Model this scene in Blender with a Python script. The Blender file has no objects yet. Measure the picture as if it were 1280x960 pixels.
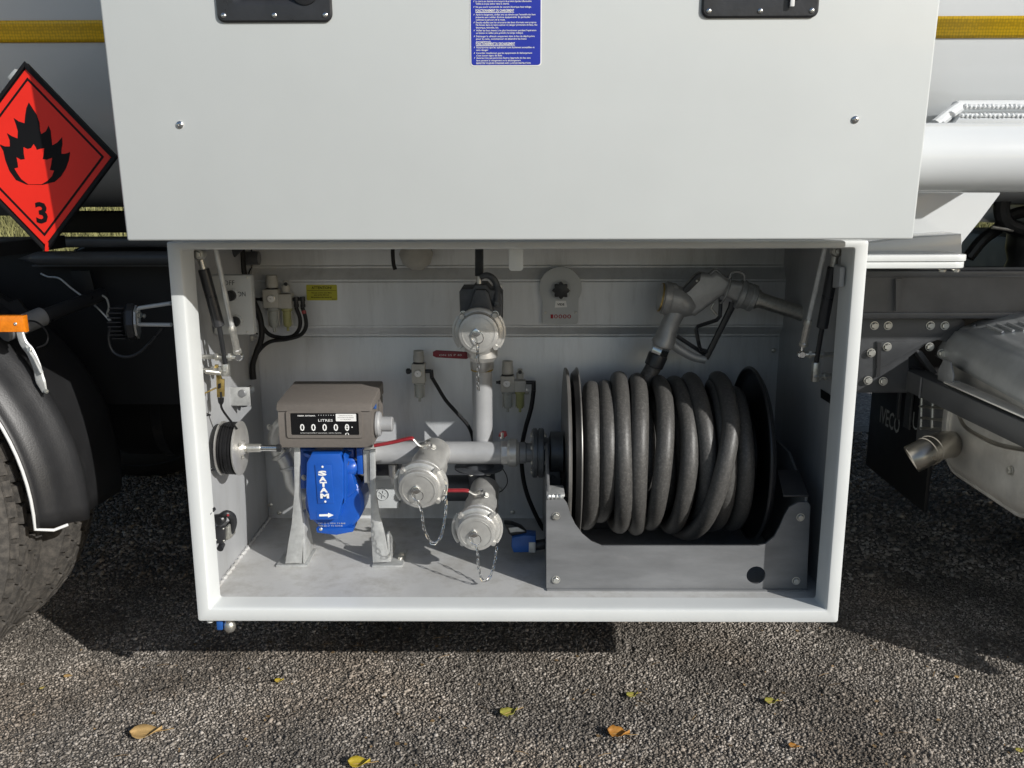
import bpy, bmesh, math, random
import numpy as np
from mathutils import Vector as V, Matrix as MX

random.seed(7); rng = np.random.default_rng(11)
S = bpy.context.scene
COL = S.collection
PI = math.pi

# ------------------------------------------------------------------ camera
CAM = V((.0092, -1.765, 1.1765)); FPX = 1130.0
PITCH, YAW, ROLL = .2166, -.0103, -.0026
FW = V((math.sin(YAW)*math.cos(PITCH), math.cos(YAW)*math.cos(PITCH), -math.sin(PITCH)))
R0 = V((math.cos(YAW), -math.sin(YAW), 0)); U0 = R0.cross(FW)
RT = R0*math.cos(ROLL) + U0*math.sin(ROLL); UP = RT.cross(FW)
cd = bpy.data.cameras.new('camera'); cam = bpy.data.objects.new('camera', cd); COL.objects.link(cam)
cd.sensor_width = 36; cd.lens = FPX/1280*36; cd.clip_start = .05; cd.clip_end = 800
mw = MX.Identity(4)
for i in range(3):
    mw[i][0], mw[i][1], mw[i][2], mw[i][3] = RT[i], UP[i], -FW[i], CAM[i]
cam.matrix_world = mw
S.camera = cam

# ------------------------------------------------------------------ light
SUN_TO = V((1.19, -1, .755)).normalized()          # towards the sun
EL = math.asin(SUN_TO.z); AZ = math.atan2(SUN_TO.x, SUN_TO.y)
w = bpy.data.worlds.new('World'); S.world = w; w.use_nodes = True
nt = w.node_tree; bg = nt.nodes['Background']
sk = nt.nodes.new('ShaderNodeTexSky'); sk.sky_type = 'NISHITA'; sk.sun_disc = False
sk.sun_elevation = EL; sk.sun_rotation = AZ; sk.air_density = 1.0; sk.dust_density = 1.2; sk.ozone_density = 1.0
nt.links.new(sk.outputs[0], bg.inputs[0]); bg.inputs[1].default_value = .092
sl = bpy.data.lights.new('sun', 'SUN'); sl.energy = 4.2; sl.angle = math.radians(.53); sl.color = (1, .98, .945)
so = bpy.data.objects.new('sun', sl); COL.objects.link(so)
so.rotation_euler = (-SUN_TO).to_track_quat('-Z', 'Y').to_euler()
so.location = SUN_TO*6
S.view_settings.view_transform = 'Standard'; S.view_settings.look = 'None'
S.view_settings.exposure = 0.0; S.view_settings.gamma = 1

# ------------------------------------------------------------------ helpers
def at(px, py, Y):                       # photograph pixel + real depth -> point
    d = RT*((px-640)/FPX) + UP*((480-py)/FPX) + FW
    return CAM + d*((Y-CAM.y)/d.y)
def onz(px, py, Z):
    d = RT*((px-640)/FPX) + UP*((480-py)/FPX) + FW
    return CAM + d*((Z-CAM.z)/d.z)
def onx(px, py, X):
    d = RT*((px-640)/FPX) + UP*((480-py)/FPX) + FW
    return CAM + d*((X-CAM.x)/d.x)
def sz(n, p): return n*((p-CAM).dot(FW))/FPX
OFF = {}
def tag(o, label=None, cat=None, group=None, kind=None):
    if label: o['label'] = label
    if cat: o['category'] = cat
    if group: o['group'] = group
    if kind: o['kind'] = kind
    return o
def T(name, label, cat, loc=(0, 0, 0), group=None):
    o = bpy.data.objects.new(name, None); COL.objects.link(o); o.location = loc
    o.empty_display_size = .02; OFF[o] = V(loc)
    return tag(o, label, cat, group)
def B(): return bmesh.new()
def mk(name, bm, mat, par=None, ang=35, label=None, kind=None, flat=False):
    me = bpy.data.meshes.new(name)
    off = OFF.get(par, V((0, 0, 0))) if par else V((0, 0, 0))
    if off.length > 0: bmesh.ops.translate(bm, verts=bm.verts, vec=-off)
    bmesh.ops.recalc_face_normals(bm, faces=bm.faces)
    bm.to_mesh(me); bm.free()
    if not flat:
        me.polygons.foreach_set('use_smooth', [True]*len(me.polygons))
        me.set_sharp_from_angle(angle=math.radians(ang))
    me.materials.append(mat)
    o = bpy.data.objects.new(name, me); COL.objects.link(o)
    if par: o.parent = par; OFF[o] = off
    if label: o['label'] = label
    if kind: o['kind'] = kind
    return o
def bx(bm, x0, x1, y0, y1, z0, z1, bev=0, seg=2):
    r = bmesh.ops.create_cube(bm, size=1)
    for v in r['verts']:
        v.co = V(((x0+x1)/2+v.co.x*(x1-x0), (y0+y1)/2+v.co.y*(y1-y0), (z0+z1)/2+v.co.z*(z1-z0)))
    if bev:
        es = {e for v in r['verts'] for e in v.link_edges}
        bmesh.ops.bevel(bm, geom=list(es), offset=bev, segments=seg, profile=.5, affect='EDGES')
def frame(d):
    d = V(d).normalized(); a = V((0, 0, 1)) if abs(d.z) < .9 else V((1, 0, 0))
    u = a.cross(d).normalized(); return d, u, d.cross(u)
def lathe(bm, o, d, prof, seg=24):
    d, u, v = frame(d); o = V(o); rings = []
    for r, h in prof:
        c = o+d*h
        if r <= 1e-6: rings.append([bm.verts.new(c)])
        else: rings.append([bm.verts.new(c+(u*math.cos(2*PI*k/seg)+v*math.sin(2*PI*k/seg))*r) for k in range(seg)])
    for a, b in zip(rings, rings[1:]):
        for k in range(seg):
            k2 = (k+1) % seg
            if len(a) == 1 and len(b) == 1: continue
            if len(a) == 1: bm.faces.new((a[0], b[k], b[k2]))
            elif len(b) == 1: bm.faces.new((a[k], a[k2], b[0]))
            else: bm.faces.new((a[k], a[k2], b[k2], b[k]))
def cyl(bm, p0, p1, r0, r1=None, seg=16, bev=0):
    p0, p1 = V(p0), V(p1); L = (p1-p0).length; r1 = r0 if r1 is None else r1
    if bev: pr = [(0, 0), (r0-bev, 0), (r0, bev), (r1, L-bev), (r1-bev, L), (0, L)]
    else: pr = [(0, 0), (r0, 0), (r1, L), (0, L)]
    lathe(bm, p0, p1-p0, pr, seg)
def spline(pts, n=6):
    pts = [V(p) for p in pts]
    if len(pts) < 3: return pts
    P = [pts[0]*2-pts[1]]+pts+[pts[-1]*2-pts[-2]]; out = []
    for i in range(1, len(P)-2):
        a, b, c, d = P[i-1:i+3]
        for k in range(n):
            t = k/n
            out.append(.5*((2*b)+(c-a)*t+(2*a-5*b+4*c-d)*t*t+(3*b-a-3*c+d)*t**3))
    out.append(pts[-1]); return out
def sweep(bm, pts, r, seg=8, closed=False, flat=1.0, up=None):
    pts = [V(p) for p in pts]; n = len(pts); rr = r if isinstance(r, (list, tuple)) else [r]*n
    if len(rr) != n:
        rr = [rr[min(int(i/(n-1)*(len(rr)-1)), len(rr)-2)]*(1-((i/(n-1)*(len(rr)-1)) % 1 if i < n-1 else 1)) +
              rr[min(int(i/(n-1)*(len(rr)-1)), len(rr)-2)+1]*((i/(n-1)*(len(rr)-1)) % 1 if i < n-1 else 1) for i in range(n)]
    rings = []; pu = None
    for i in range(n):
        if closed: t = pts[(i+1) % n]-pts[i-1]
        else: t = pts[min(i+1, n-1)]-pts[max(i-1, 0)]
        t.normalize()
        if up is not None: u = V(up)-t*t.dot(V(up)); u.normalize()
        elif pu is None: _, u, _ = frame(t)
        else: u = (pu-t*pu.dot(t)).normalized()
        pu = u; v = t.cross(u)
        rings.append([bm.verts.new(pts[i]+(u*math.cos(2*PI*k/seg)*flat+v*math.sin(2*PI*k/seg))*rr[i]) for k in range(seg)])
    m = n if closed else n-1
    for i in range(m):
        a, b = rings[i], rings[(i+1) % n]
        for k in range(seg):
            k2 = (k+1) % seg; bm.faces.new((a[k], a[k2], b[k2], b[k]))
    if not closed:
        bm.faces.new(rings[0][::-1]); bm.faces.new(rings[-1])
def tube(bm, pts, r, seg=8, n=6): sweep(bm, spline(pts, n), r, seg)
def torus(bm, c, d, R, r, seg=24, rs=8, a0=0, a1=2*PI):
    d, u, v = frame(d); full = abs(a1-a0-2*PI) < 1e-4; m = seg if full else seg+1
    pts = [V(c)+(u*math.cos(a0+(a1-a0)*k/seg)+v*math.sin(a0+(a1-a0)*k/seg))*R for k in range(m)]
    sweep(bm, pts, r, rs, closed=full)
def prism(bm, poly, vec, bev=0):
    vs = [bm.verts.new(V(p)) for p in poly]; f = bm.faces.new(vs)
    r = bmesh.ops.extrude_face_region(bm, geom=[f])
    nv = [g for g in r['geom'] if isinstance(g, bmesh.types.BMVert)]
    bmesh.ops.translate(bm, verts=nv, vec=V(vec))
    if bev:
        fs = set(f.link_faces if False else [f]) | {g for g in r['geom'] if isinstance(g, bmesh.types.BMFace)}
        es = {e for ff in fs for e in ff.edges}
        bmesh.ops.bevel(bm, geom=list(es), offset=bev, segments=2, profile=.5, affect='EDGES')
def pp(pts, Y): return [at(a, b, Y) for a, b in pts]
def rrect(x0, x1, z0, z1, r, Y=0, n=5):
    out = []
    for cx, cz, a in ((x1-r, z1-r, 0), (x0+r, z1-r, 90), (x0+r, z0+r, 180), (x1-r, z0+r, 270)):
        for k in range(n+1):
            t = math.radians(a+90*k/n); out.append(V((cx+r*math.cos(t), Y, cz+r*math.sin(t))))
    return out
_TC = {}
def txt(bm, s, o, h, x=(1, 0, 0), up=(0, 0, 1), align='CENTER', wid=None, bold=0, depth=0):
    """flat lettering: h = cap height, o = anchor on the baseline"""
    c = bpy.data.curves.new('t', 'FONT'); c.body = s; c.size = 1; c.align_x = 'LEFT'; c.resolution_u = 2; c.offset = bold
    c.fill_mode = 'FRONT' if depth == 0 else 'BOTH'
    ob = bpy.data.objects.new('t', c); me = bpy.data.meshes.new_from_object(ob)
    bpy.data.objects.remove(ob); bpy.data.curves.remove(c)
    co = np.zeros(len(me.vertices)*3); me.vertices.foreach_get('co', co); co = co.reshape(-1, 3)
    if len(co) == 0: bpy.data.meshes.remove(me); return
    k = h/.69; mn, mxx = co[:, 0].min(), co[:, 0].max(); W = (mxx-mn)*k
    sx = k if wid is None else wid/(mxx-mn)
    W = (mxx-mn)*sx; x0 = -W/2 if align == 'CENTER' else (0 if align == 'LEFT' else -W)
    xd, ud = V(x).normalized(), V(up).normalized()
    vs = [bm.verts.new(V(o)+xd*((p[0]-mn)*sx+x0)+ud*(p[1]*k)) for p in co]
    for p in me.polygons:
        try: bm.faces.new([vs[i] for i in p.vertices])
        except ValueError: pass
    bpy.data.meshes.remove(me)
def mktxt(name, par, mat, items, label=None):
    b = B()
    for it in items: txt(b, *it[0], **it[1])
    me_n = V((0, 0, 0))
    return mk(name, b, mat, par, flat=True, label=label)
_BOLT = {}
def bolt(par, p, d, r=.008, mat=None, name='bolt', h=.55, sub=None):
    mat = mat or M['zinc']; key = (mat.name, round(h, 2))
    if key not in _BOLT:
        b = B(); lathe(b, (0, 0, 0), (0, 0, 1), [(1.25, 0), (1.25, .14), (1.0, .15)], 16)
        lathe(b, (0, 0, 0), (0, 0, 1), [(.92, .14), (.92, .14+h), (.8, .14+h+.1), (0, .14+h+.1)], 6)
        me = bpy.data.meshes.new(name); bmesh.ops.recalc_face_normals(b, faces=b.faces); b.to_mesh(me); b.free()
        me.materials.append(mat); _BOLT[key] = me
    o = bpy.data.objects.new(name, _BOLT[key]); COL.objects.link(o); o.parent = par
    o.location = V(p)-OFF.get(par, V()); OFF[o] = OFF.get(par, V())
    o.rotation_euler = V(d).to_track_quat('Z', 'Y').to_euler(); o.scale = (r, r, r)
    return o
def screw(par, p, d, r=.004, mat=None, name='screw'):
    mat = mat or M['zinc']; key = ('s', mat.name)
    if key not in _BOLT:
        b = B(); lathe(b, (0, 0, 0), (0, 0, 1), [(1, 0), (1, .25), (.75, .5), (.36, .58), (.3, .3), (0, .3)], 14)
        me = bpy.data.meshes.new(name); bmesh.ops.recalc_face_normals(b, faces=b.faces); b.to_mesh(me); b.free()
        me.polygons.foreach_set('use_smooth', [True]*len(me.polygons)); me.set_sharp_from_angle(angle=.6)
        me.materials.append(mat); _BOLT[key] = me
    o = bpy.data.objects.new(name, _BOLT[key]); COL.objects.link(o); o.parent = par
    o.location = V(p)-OFF.get(par, V()); o.rotation_euler = V(d).to_track_quat('Z', 'Y').to_euler(); o.scale = (r, r, r)
    return o

# ------------------------------------------------------------------ materials
M = {}
def mat(key, col, rough=.5, metal=0., var=.12, vs=6., bump=0., bs=80., coat=0., rv=.1, spec=.5, streak=None, dirt=None, trans=0., island=0.):
    m = bpy.data.materials.new(key); m.use_nodes = True; n = m.node_tree; L = n.links; p = n.nodes['Principled BSDF']
    tc = n.nodes.new('ShaderNodeTexCoord'); mp = n.nodes.new('ShaderNodeMapping'); L.new(tc.outputs['Object'], mp.inputs[0])
    if streak: mp.inputs['Scale'].default_value = streak
    no = n.nodes.new('ShaderNodeTexNoise'); no.inputs['Scale'].default_value = vs; no.inputs['Detail'].default_value = 8
    no.inputs['Roughness'].default_value = .62
    L.new(mp.outputs[0], no.inputs[0])
    r = n.nodes.new('ShaderNodeValToRGB'); e = r.color_ramp.elements
    e[0].position, e[1].position = .3, .72
    e[0].color = tuple(c*(1-var) for c in col)+(1,); e[1].color = tuple(min(1, c*(1+var)) for c in col)+(1,)
    L.new(no.outputs[0], r.inputs[0]); base = r.outputs[0]
    if dirt:
        dcol, dsc, lo, hi, amt = dirt
        n2 = n.nodes.new('ShaderNodeTexNoise'); n2.inputs['Scale'].default_value = dsc; n2.inputs['Detail'].default_value = 10; n2.inputs['Roughness'].default_value = .7
        L.new(mp.outputs[0], n2.inputs[0])
        mr = n.nodes.new('ShaderNodeMapRange'); mr.inputs[1].default_value = lo; mr.inputs[2].default_value = hi; mr.inputs[4].default_value = amt
        L.new(n2.outputs[0], mr.inputs[0]); mx = n.nodes.new('ShaderNodeMixRGB'); mx.inputs[2].default_value = tuple(dcol)+(1,)
        L.new(mr.outputs[0], mx.inputs[0]); L.new(base, mx.inputs[1]); base = mx.outputs[0]
    if island:
        g = n.nodes.new('ShaderNodeNewGeometry'); hs = n.nodes.new('ShaderNodeHueSaturation')
        mr = n.nodes.new('ShaderNodeMapRange'); mr.inputs[3].default_value = 1-island; mr.inputs[4].default_value = 1+island
        L.new(g.outputs['Random Per Island'], mr.inputs[0]); L.new(mr.outputs[0], hs.inputs['Value']); L.new(base, hs.inputs['Color']); base = hs.outputs[0]
    L.new(base, p.inputs['Base Color'])
    mr = n.nodes.new('ShaderNodeMapRange'); mr.inputs[3].default_value = max(.03, rough-rv); mr.inputs[4].default_value = min(1, rough+rv)
    L.new(no.outputs[0], mr.inputs[0]); L.new(mr.outputs[0], p.inputs['Roughness'])
    p.inputs['Metallic'].default_value = metal; p.inputs['Specular IOR Level'].default_value = spec
    if coat: p.inputs['Coat Weight'].default_value = coat; p.inputs['Coat Roughness'].default_value = .08
    if trans: p.inputs['Transmission Weight'].default_value = trans
    if bump:
        nb = n.nodes.new('ShaderNodeTexNoise'); nb.inputs['Scale'].default_value = bs; nb.inputs['Detail'].default_value = 4
        L.new(mp.outputs[0], nb.inputs[0]); bu = n.nodes.new('ShaderNodeBump'); bu.inputs['Strength'].default_value = 1; bu.inputs['Distance'].default_value = bump
        L.new(nb.outputs[0], bu.inputs['Height']); L.new(bu.outputs[0], p.inputs['Normal'])
    M[key] = m; return m
mat('white_paint', (.59, .615, .605), .34, var=.03, vs=3, bump=.0006, bs=7, coat=.3, rv=.08, dirt=((.42, .42, .39), 18, .66, .9, .25))
mat('white_frame', (.66, .68, .67), .38, var=.04, vs=5, bump=.0003, bs=30, coat=.1, rv=.06, dirt=((.45, .42, .36), 9, .62, .85, .35))
mat('tank_paint', (.65, .67, .675), .22, var=.03, vs=3, bump=.0004, bs=9, coat=.5, rv=.05)
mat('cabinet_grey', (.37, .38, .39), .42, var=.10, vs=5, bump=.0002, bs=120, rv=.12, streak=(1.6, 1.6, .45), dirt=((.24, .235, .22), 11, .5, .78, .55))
mat('cabinet_floor', (.53, .53, .52), .4, var=.14, vs=7, bump=.0003, bs=90, rv=.14, dirt=((.25, .235, .2), 14, .46, .72, .65))
mat('galvanised', (.55, .56, .55), .45, .55, var=.22, vs=40, bump=.0003, bs=160, rv=.12)
mat('aluminium', (.62, .61, .58), .42, .7, var=.12, vs=30, bump=.0003, bs=220, rv=.1)
mat('cast_alu', (.54, .535, .51), .38, .55, var=.14, vs=40, bump=.0005, bs=350, rv=.1)
mat('chrome', (.75, .75, .74), .16, 1, var=.08, vs=30, rv=.06)
mat('zinc', (.66, .65, .6), .34, .85, var=.18, vs=150, rv=.12)
mat('brass', (.55, .40, .14), .35, .8, var=.2, vs=90)
mat('pipe_grey', (.36, .365, .37), .38, .1, var=.1, vs=16, bump=.0002, bs=150, rv=.1)
mat('steel_grey', (.20, .205, .21), .42, .25, var=.2, vs=14, bump=.0003, bs=90, rv=.14, streak=(.4, 1, 1.6), dirt=((.36, .35, .33), 26, .6, .8, .4))
mat('dark_cast', (.075, .08, .088), .5, .3, var=.25, vs=40, bump=.0005, bs=300)
mat('flange_dark', (.10, .108, .115), .42, .4, var=.25, vs=50, bump=.0004, bs=240)
mat('black_plastic', (.018, .019, .021), .38, var=.2, vs=30, bump=.0002, bs=300)
mat('black_satin', (.03, .031, .034), .3, var=.2, vs=20, bump=.0003, bs=120)
mat('black_cable', (.010, .010, .011), .5, var=.2, vs=60, spec=.3)
mat('hose_rubber', (.064, .062, .059), .46, var=.16, vs=140, bump=.0004, bs=300, spec=.45, dirt=((.19, .185, .172), 190, .48, .7, .5))
mat('reel_flange', (.035, .035, .037), .35, .2, var=.2, vs=12, rv=.1)
mat('reel_flange_edge', (.20, .195, .185), .4, .5, var=.25, vs=12)
mat('chassis_dark', (.05, .052, .055), .38, var=.2, vs=14, bump=.0003, bs=60, rv=.12)
mat('grip_dark_red', (.16, .012, .02), .45, var=.2, vs=60)
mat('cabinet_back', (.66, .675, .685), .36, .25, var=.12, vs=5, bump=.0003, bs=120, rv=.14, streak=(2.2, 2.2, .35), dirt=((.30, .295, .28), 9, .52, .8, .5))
mat('pump_blue', (.008, .085, .42), .36, var=.12, vs=20, bump=.0004, bs=220, coat=.2)
mat('counter_taupe', (.15, .134, .12), .55, var=.08, vs=120, bump=.0003, bs=700, rv=.05)
mat('glass_black', (.008, .008, .009), .12, var=.05)
mat('print_white', (.82, .82, .8), .5, var=.03)
mat('print_black', (.008, .008, .009), .5, var=.05, spec=.15)
mat('print_red', (.34, .008, .02), .5, var=.05)
mat('lever_red', (.27, .018, .024), .4, var=.2, vs=60, coat=.2)
mat('sign_blue', (.018, .035, .36), .4, var=.06, vs=20)
mat('placard_red', (.80, .022, .010), .45, var=.04, vs=8)
mat('placard_black', (.009, .009, .010), .5, var=.1, spec=.2)
mat('sticker_yellow', (.46, .44, .03), .45, var=.05)
mat('plate_grey', (.50, .52, .52), .45, var=.05, vs=20)
mat('clear_bowl', (.60, .62, .58), .18, var=.08, vs=60, trans=.55)
mat('oil_bowl', (.50, .50, .22), .2, var=.1, vs=60, trans=.4)
mat('regulator_grey', (.44, .43, .39), .5, var=.08, vs=60)
mat('orange_lens', (.78, .22, .01), .22, var=.18, vs=90, coat=.5, bump=.0006, bs=260)
mat('tyre_rubber', (.06, .056, .051), .8, var=.2, vs=30, bump=.0002, bs=300, spec=.2, dirt=((.165, .147, .126), 60, .42, .75, .7))
mat('mudguard_black', (.021, .021, .022), .42, var=.2, vs=10, bump=.0003, bs=320, dirt=((.07, .067, .06), 30, .6, .85, .4))
mat('trim_white', (.7, .7, .68), .4, var=.05)
mat('chassis_paint', (.08, .083, .088), .36, .0, var=.2, vs=14, bump=.0003, bs=60, rv=.12)
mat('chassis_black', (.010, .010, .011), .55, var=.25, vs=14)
mat('muffler_steel', (.66, .64, .60), .34, .5, var=.2, vs=9, bump=.0006, bs=30, rv=.12, dirt=((.22, .19, .15), 7, .55, .8, .5))
mat('shield_steel', (.46, .47, .47), .34, .5, var=.15, vs=14, bump=.0004, bs=50, rv=.1)
mat('pipe_warm', (.44, .41, .36), .3, .9, var=.2, vs=14, rv=.1)
mat('blue_plastic', (.02, .10, .36), .35, var=.1, vs=30)
mat('rim_grey', (.42, .42, .42), .4, .4, var=.12)
mat('bark', (.10, .075, .05), .9, var=.3)
# ------------------------------------------------------------------ ground
def ground_mat():
    m = bpy.data.materials.new('asphalt'); m.use_nodes = True; n = m.node_tree; L = n.links; p = n.nodes['Principled BSDF']
    tc = n.nodes.new('ShaderNodeTexCoord')
    vo = n.nodes.new('ShaderNodeTexVoronoi'); vo.inputs['Scale'].default_value = 95; L.new(tc.outputs['Object'], vo.inputs[0])
    r = n.nodes.new('ShaderNodeValToRGB'); r.color_ramp.elements[0].color = (.05, .045, .04, 1); r.color_ramp.elements[1].color = (.24, .225, .2, 1)
    sep = n.nodes.new('ShaderNodeSeparateColor'); L.new(vo.outputs['Color'], sep.inputs[0]); L.new(sep.outputs[0], r.inputs[0])
    # dark binder near the camera (real stones lie on it), stone colours far away
    se = n.nodes.new('ShaderNodeSeparateXYZ'); L.new(tc.outputs['Object'], se.inputs[0])
    L.new(r.outputs[0], p.inputs['Base Color']); p.inputs['Roughness'].default_value = .85
    bu = n.nodes.new('ShaderNodeBump'); bu.inputs['Distance'].default_value = .004; bu.invert = True
    L.new(vo.outputs['Distance'], bu.inputs['Height']); L.new(bu.outputs[0], p.inputs['Normal']); return m
def soil_mat():
    m = mat('binder', (.14, .125, .106), .9, var=.4, vs=40, bump=.002, bs=200); return m
soil_mat()
b = B()
xs = [-300, -40, -12, -3, 3, 12, 40, 300]; ys = [-300, -40, -8, -1, 2.6, 8, 40, 300]
gv = [[b.verts.new((x, y, 0)) for y in ys] for x in xs]
for i in range(7):
    for j in range(7): b.faces.new((gv[i][j], gv[i+1][j], gv[i+1][j+1], gv[i][j+1]))
g = mk('ground', b, ground_mat(), kind='structure', flat=True)
b = B(); bm_pts = [(-3, -1), (3, -1), (3, 2.6), (-3, 2.6)]
b.faces.new([b.verts.new((x, y, .002)) for x, y in bm_pts])
mk('gravel_binder', b, M['binder'], kind='structure', flat=True)

def gravel():
    m = bpy.data.materials.new('gravel_stone'); m.use_nodes = True; n = m.node_tree; L = n.links; p = n.nodes['Principled BSDF']
    ge = n.nodes.new('ShaderNodeNewGeometry'); r = n.nodes.new('ShaderNodeValToRGB'); e = r.color_ramp.elements
    e[0].position = 0; e[0].color = (.105, .093, .079, 1); e[1].position = 1; e[1].color = (.54, .495, .44, 1)
    for pos, c in ((.25, (.19, .166, .141)), (.55, (.28, .249, .213)), (.80, (.36, .322, .278)), (.94, (.47, .42, .366))):
        q = e.new(pos); q.color = c+(1,)
    L.new(ge.outputs['Random Per Island'], r.inputs[0])
    tc = n.nodes.new('ShaderNodeTexCoord'); no = n.nodes.new('ShaderNodeTexNoise'); no.inputs['Scale'].default_value = 3.2; no.inputs['Detail'].default_value = 5
    L.new(tc.outputs['Object'], no.inputs[0]); mr = n.nodes.new('ShaderNodeMapRange')
    mr.inputs[1].default_value = .36; mr.inputs[2].default_value = .60; mr.inputs[3].default_value = .55; mr.inputs[4].default_value = 1.15
    L.new(no.outputs[0], mr.inputs[0])
    n2 = n.nodes.new('ShaderNodeTexNoise'); n2.inputs['Scale'].default_value = 220; L.new(tc.outputs['Object'], n2.inputs[0])
    m2 = n.nodes.new('ShaderNodeMapRange'); m2.inputs[3].default_value = .7; m2.inputs[4].default_value = 1.25; L.new(n2.outputs[0], m2.inputs[0])
    mu = n.nodes.new('ShaderNodeMath'); mu.operation = 'MULTIPLY'; L.new(mr.outputs[0], mu.inputs[0]); L.new(m2.outputs[0], mu.inputs[1])
    n3 = n.nodes.new('ShaderNodeTexNoise'); n3.inputs['Scale'].default_value = 2.1; n3.inputs['Detail'].default_value = 6; n3.inputs['Roughness'].default_value = .65; L.new(tc.outputs['Object'], n3.inputs[0])
    m3 = n.nodes.new('ShaderNodeMapRange'); m3.inputs[1].default_value = .48; m3.inputs[2].default_value = .66; m3.inputs[4].default_value = .55; L.new(n3.outputs[0], m3.inputs[0])
    mx = n.nodes.new('ShaderNodeMixRGB'); mx.blend_type = 'MULTIPLY'; mx.inputs[2].default_value = (.86, .74, .62, 1); L.new(m3.outputs[0], mx.inputs[0]); L.new(r.outputs[0], mx.inputs[1])
    hs = n.nodes.new('ShaderNodeHueSaturation'); L.new(mx.outputs[0], hs.inputs['Color']); L.new(mu.outputs[0], hs.inputs['Value'])
    L.new(hs.outputs[0], p.inputs['Base Color']); p.inputs['Roughness'].default_value = .75; p.inputs['Specular IOR Level'].default_value = .35
    bx_ = np.array([[x, y, z] for x in (-1, 1) for y in (-1, 1) for z in (-1, 1)], float)
    fc = np.array([[0, 1, 3], [0, 3, 2], [4, 6, 7], [4, 7, 5], [0, 4, 5], [0, 5, 1], [2, 3, 7], [2, 7, 6], [1, 5, 7], [1, 7, 3]])
    cells = []
    for (x0, x1, y0, y1, st) in ((-1.75, 1.95, -.30, .80, .0061), (-2.2, 2.5, .80, 2.5, .012)):
        nx, ny = int((x1-x0)/st), int((y1-y0)/st)
        X, Y = np.meshgrid(x0+np.arange(nx)*st, y0+np.arange(ny)*st)
        X = X+(np.arange(ny) % 2)[:, None]*st*.5
        c = np.stack([X.ravel(), Y.ravel()], 1)+rng.uniform(-.42, .42, (nx*ny, 2))*st
        keep = rng.random(len(c)) > .06
        cells.append((c[keep], st))
    Vs, n0 = [], 0
    for c, st in cells:
        k = len(c); ln = rng.uniform(.34, .64, (k, 1))*st*rng.choice([.7, 1, 1, 1.55], (k, 1), p=[.36, .38, .2, .06]); 
        s = np.concatenate([ln*rng.uniform(.9, 1.35, (k, 1)), ln*rng.uniform(.6, .95, (k, 1)), ln*rng.uniform(.4, .65, (k, 1))], 1)
        sh = bx_[None]*rng.uniform(.45, 1.05, (k, 8, 3))*s[:, None, :]
        a = rng.uniform(0, 2*np.pi, k); t1 = rng.normal(0, .22, k); t2 = rng.normal(0, .22, k)
        ca, sa = np.cos(a)[:, None], np.sin(a)[:, None]
        x, y, z = sh[..., 0], sh[..., 1], sh[..., 2]
        x, z = x*np.cos(t1)[:, None]+z*np.sin(t1)[:, None], z*np.cos(t1)[:, None]-x*np.sin(t1)[:, None]
        y, z = y*np.cos(t2)[:, None]+z*np.sin(t2)[:, None], z*np.cos(t2)[:, None]-y*np.sin(t2)[:, None]
        x, y = x*ca-y*sa, x*sa+y*ca
        Vs.append(np.stack([x+c[:, 0:1], y+c[:, 1:2], z+.003+s[:, 2:3]*.25+rng.uniform(-.001, .0015, (k, 1))], -1).reshape(-1, 3))
    co = np.concatenate(Vs); K = len(co)//8
    F = (fc[None]+(np.arange(K)*8)[:, None, None]).reshape(-1, 3)
    me = bpy.data.meshes.new('gravel'); me.vertices.add(len(co)); me.vertices.foreach_set('co', co.astype(np.float32).ravel())
    me.loops.add(F.size); me.loops.foreach_set('vertex_index', F.astype(np.int32).ravel())
    me.polygons.add(len(F)); me.polygons.foreach_set('loop_start', np.arange(0, F.size, 3, dtype=np.int32))
    me.update(calc_edges=True); me.validate()
    me.materials.append(m); o = bpy.data.objects.new('gravel', me); COL.objects.link(o); o['kind'] = 'stuff'
gravel()

# dry grass verge beyond the truck
def verge():
    mat('grass_dry', (.23, .22, .09), .8, var=.35, vs=3, spec=.2, island=.35)
    n = 26000; x = rng.uniform(-9, 9, n); y = rng.uniform(7.5, 13, n); h = rng.uniform(.1, .34, n); base = (y-7.5)*.16
    a = rng.uniform(0, np.pi, n); wd = rng.uniform(.008, .02, n); lx = rng.normal(0, .10, n); ly = rng.normal(0, .10, n)
    co = np.stack([np.stack([x-np.cos(a)*wd, y-np.sin(a)*wd, base], 1), np.stack([x+np.cos(a)*wd, y+np.sin(a)*wd, base], 1), np.stack([x+lx, y+ly, base+h], 1)], 1).reshape(-1, 3)
    me = bpy.data.meshes.new('verge_grass'); me.vertices.add(len(co)); me.vertices.foreach_set('co', co.astype(np.float32).ravel())
    me.loops.add(3*n); me.loops.foreach_set('vertex_index', np.arange(3*n, dtype=np.int32))
    me.polygons.add(n); me.polygons.foreach_set('loop_start', np.arange(0, 3*n, 3, dtype=np.int32)); me.update(calc_edges=True)
    me.materials.append(M['grass_dry']); o = bpy.data.objects.new('verge_grass', me); COL.objects.link(o); o['kind'] = 'stuff'
    b = B(); q = [(-40, 7.5, .004), (40, 7.5, .004), (40, 17, 1.5), (-40, 17, 1.5)]
    b.faces.new([b.verts.new(v) for v in q]); mk('grass_bank', b, mat('bank_earth', (.16, .145, .07), .9, var=.4, vs=2, bump=.01, bs=20), kind='structure', flat=True)
verge()

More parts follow.
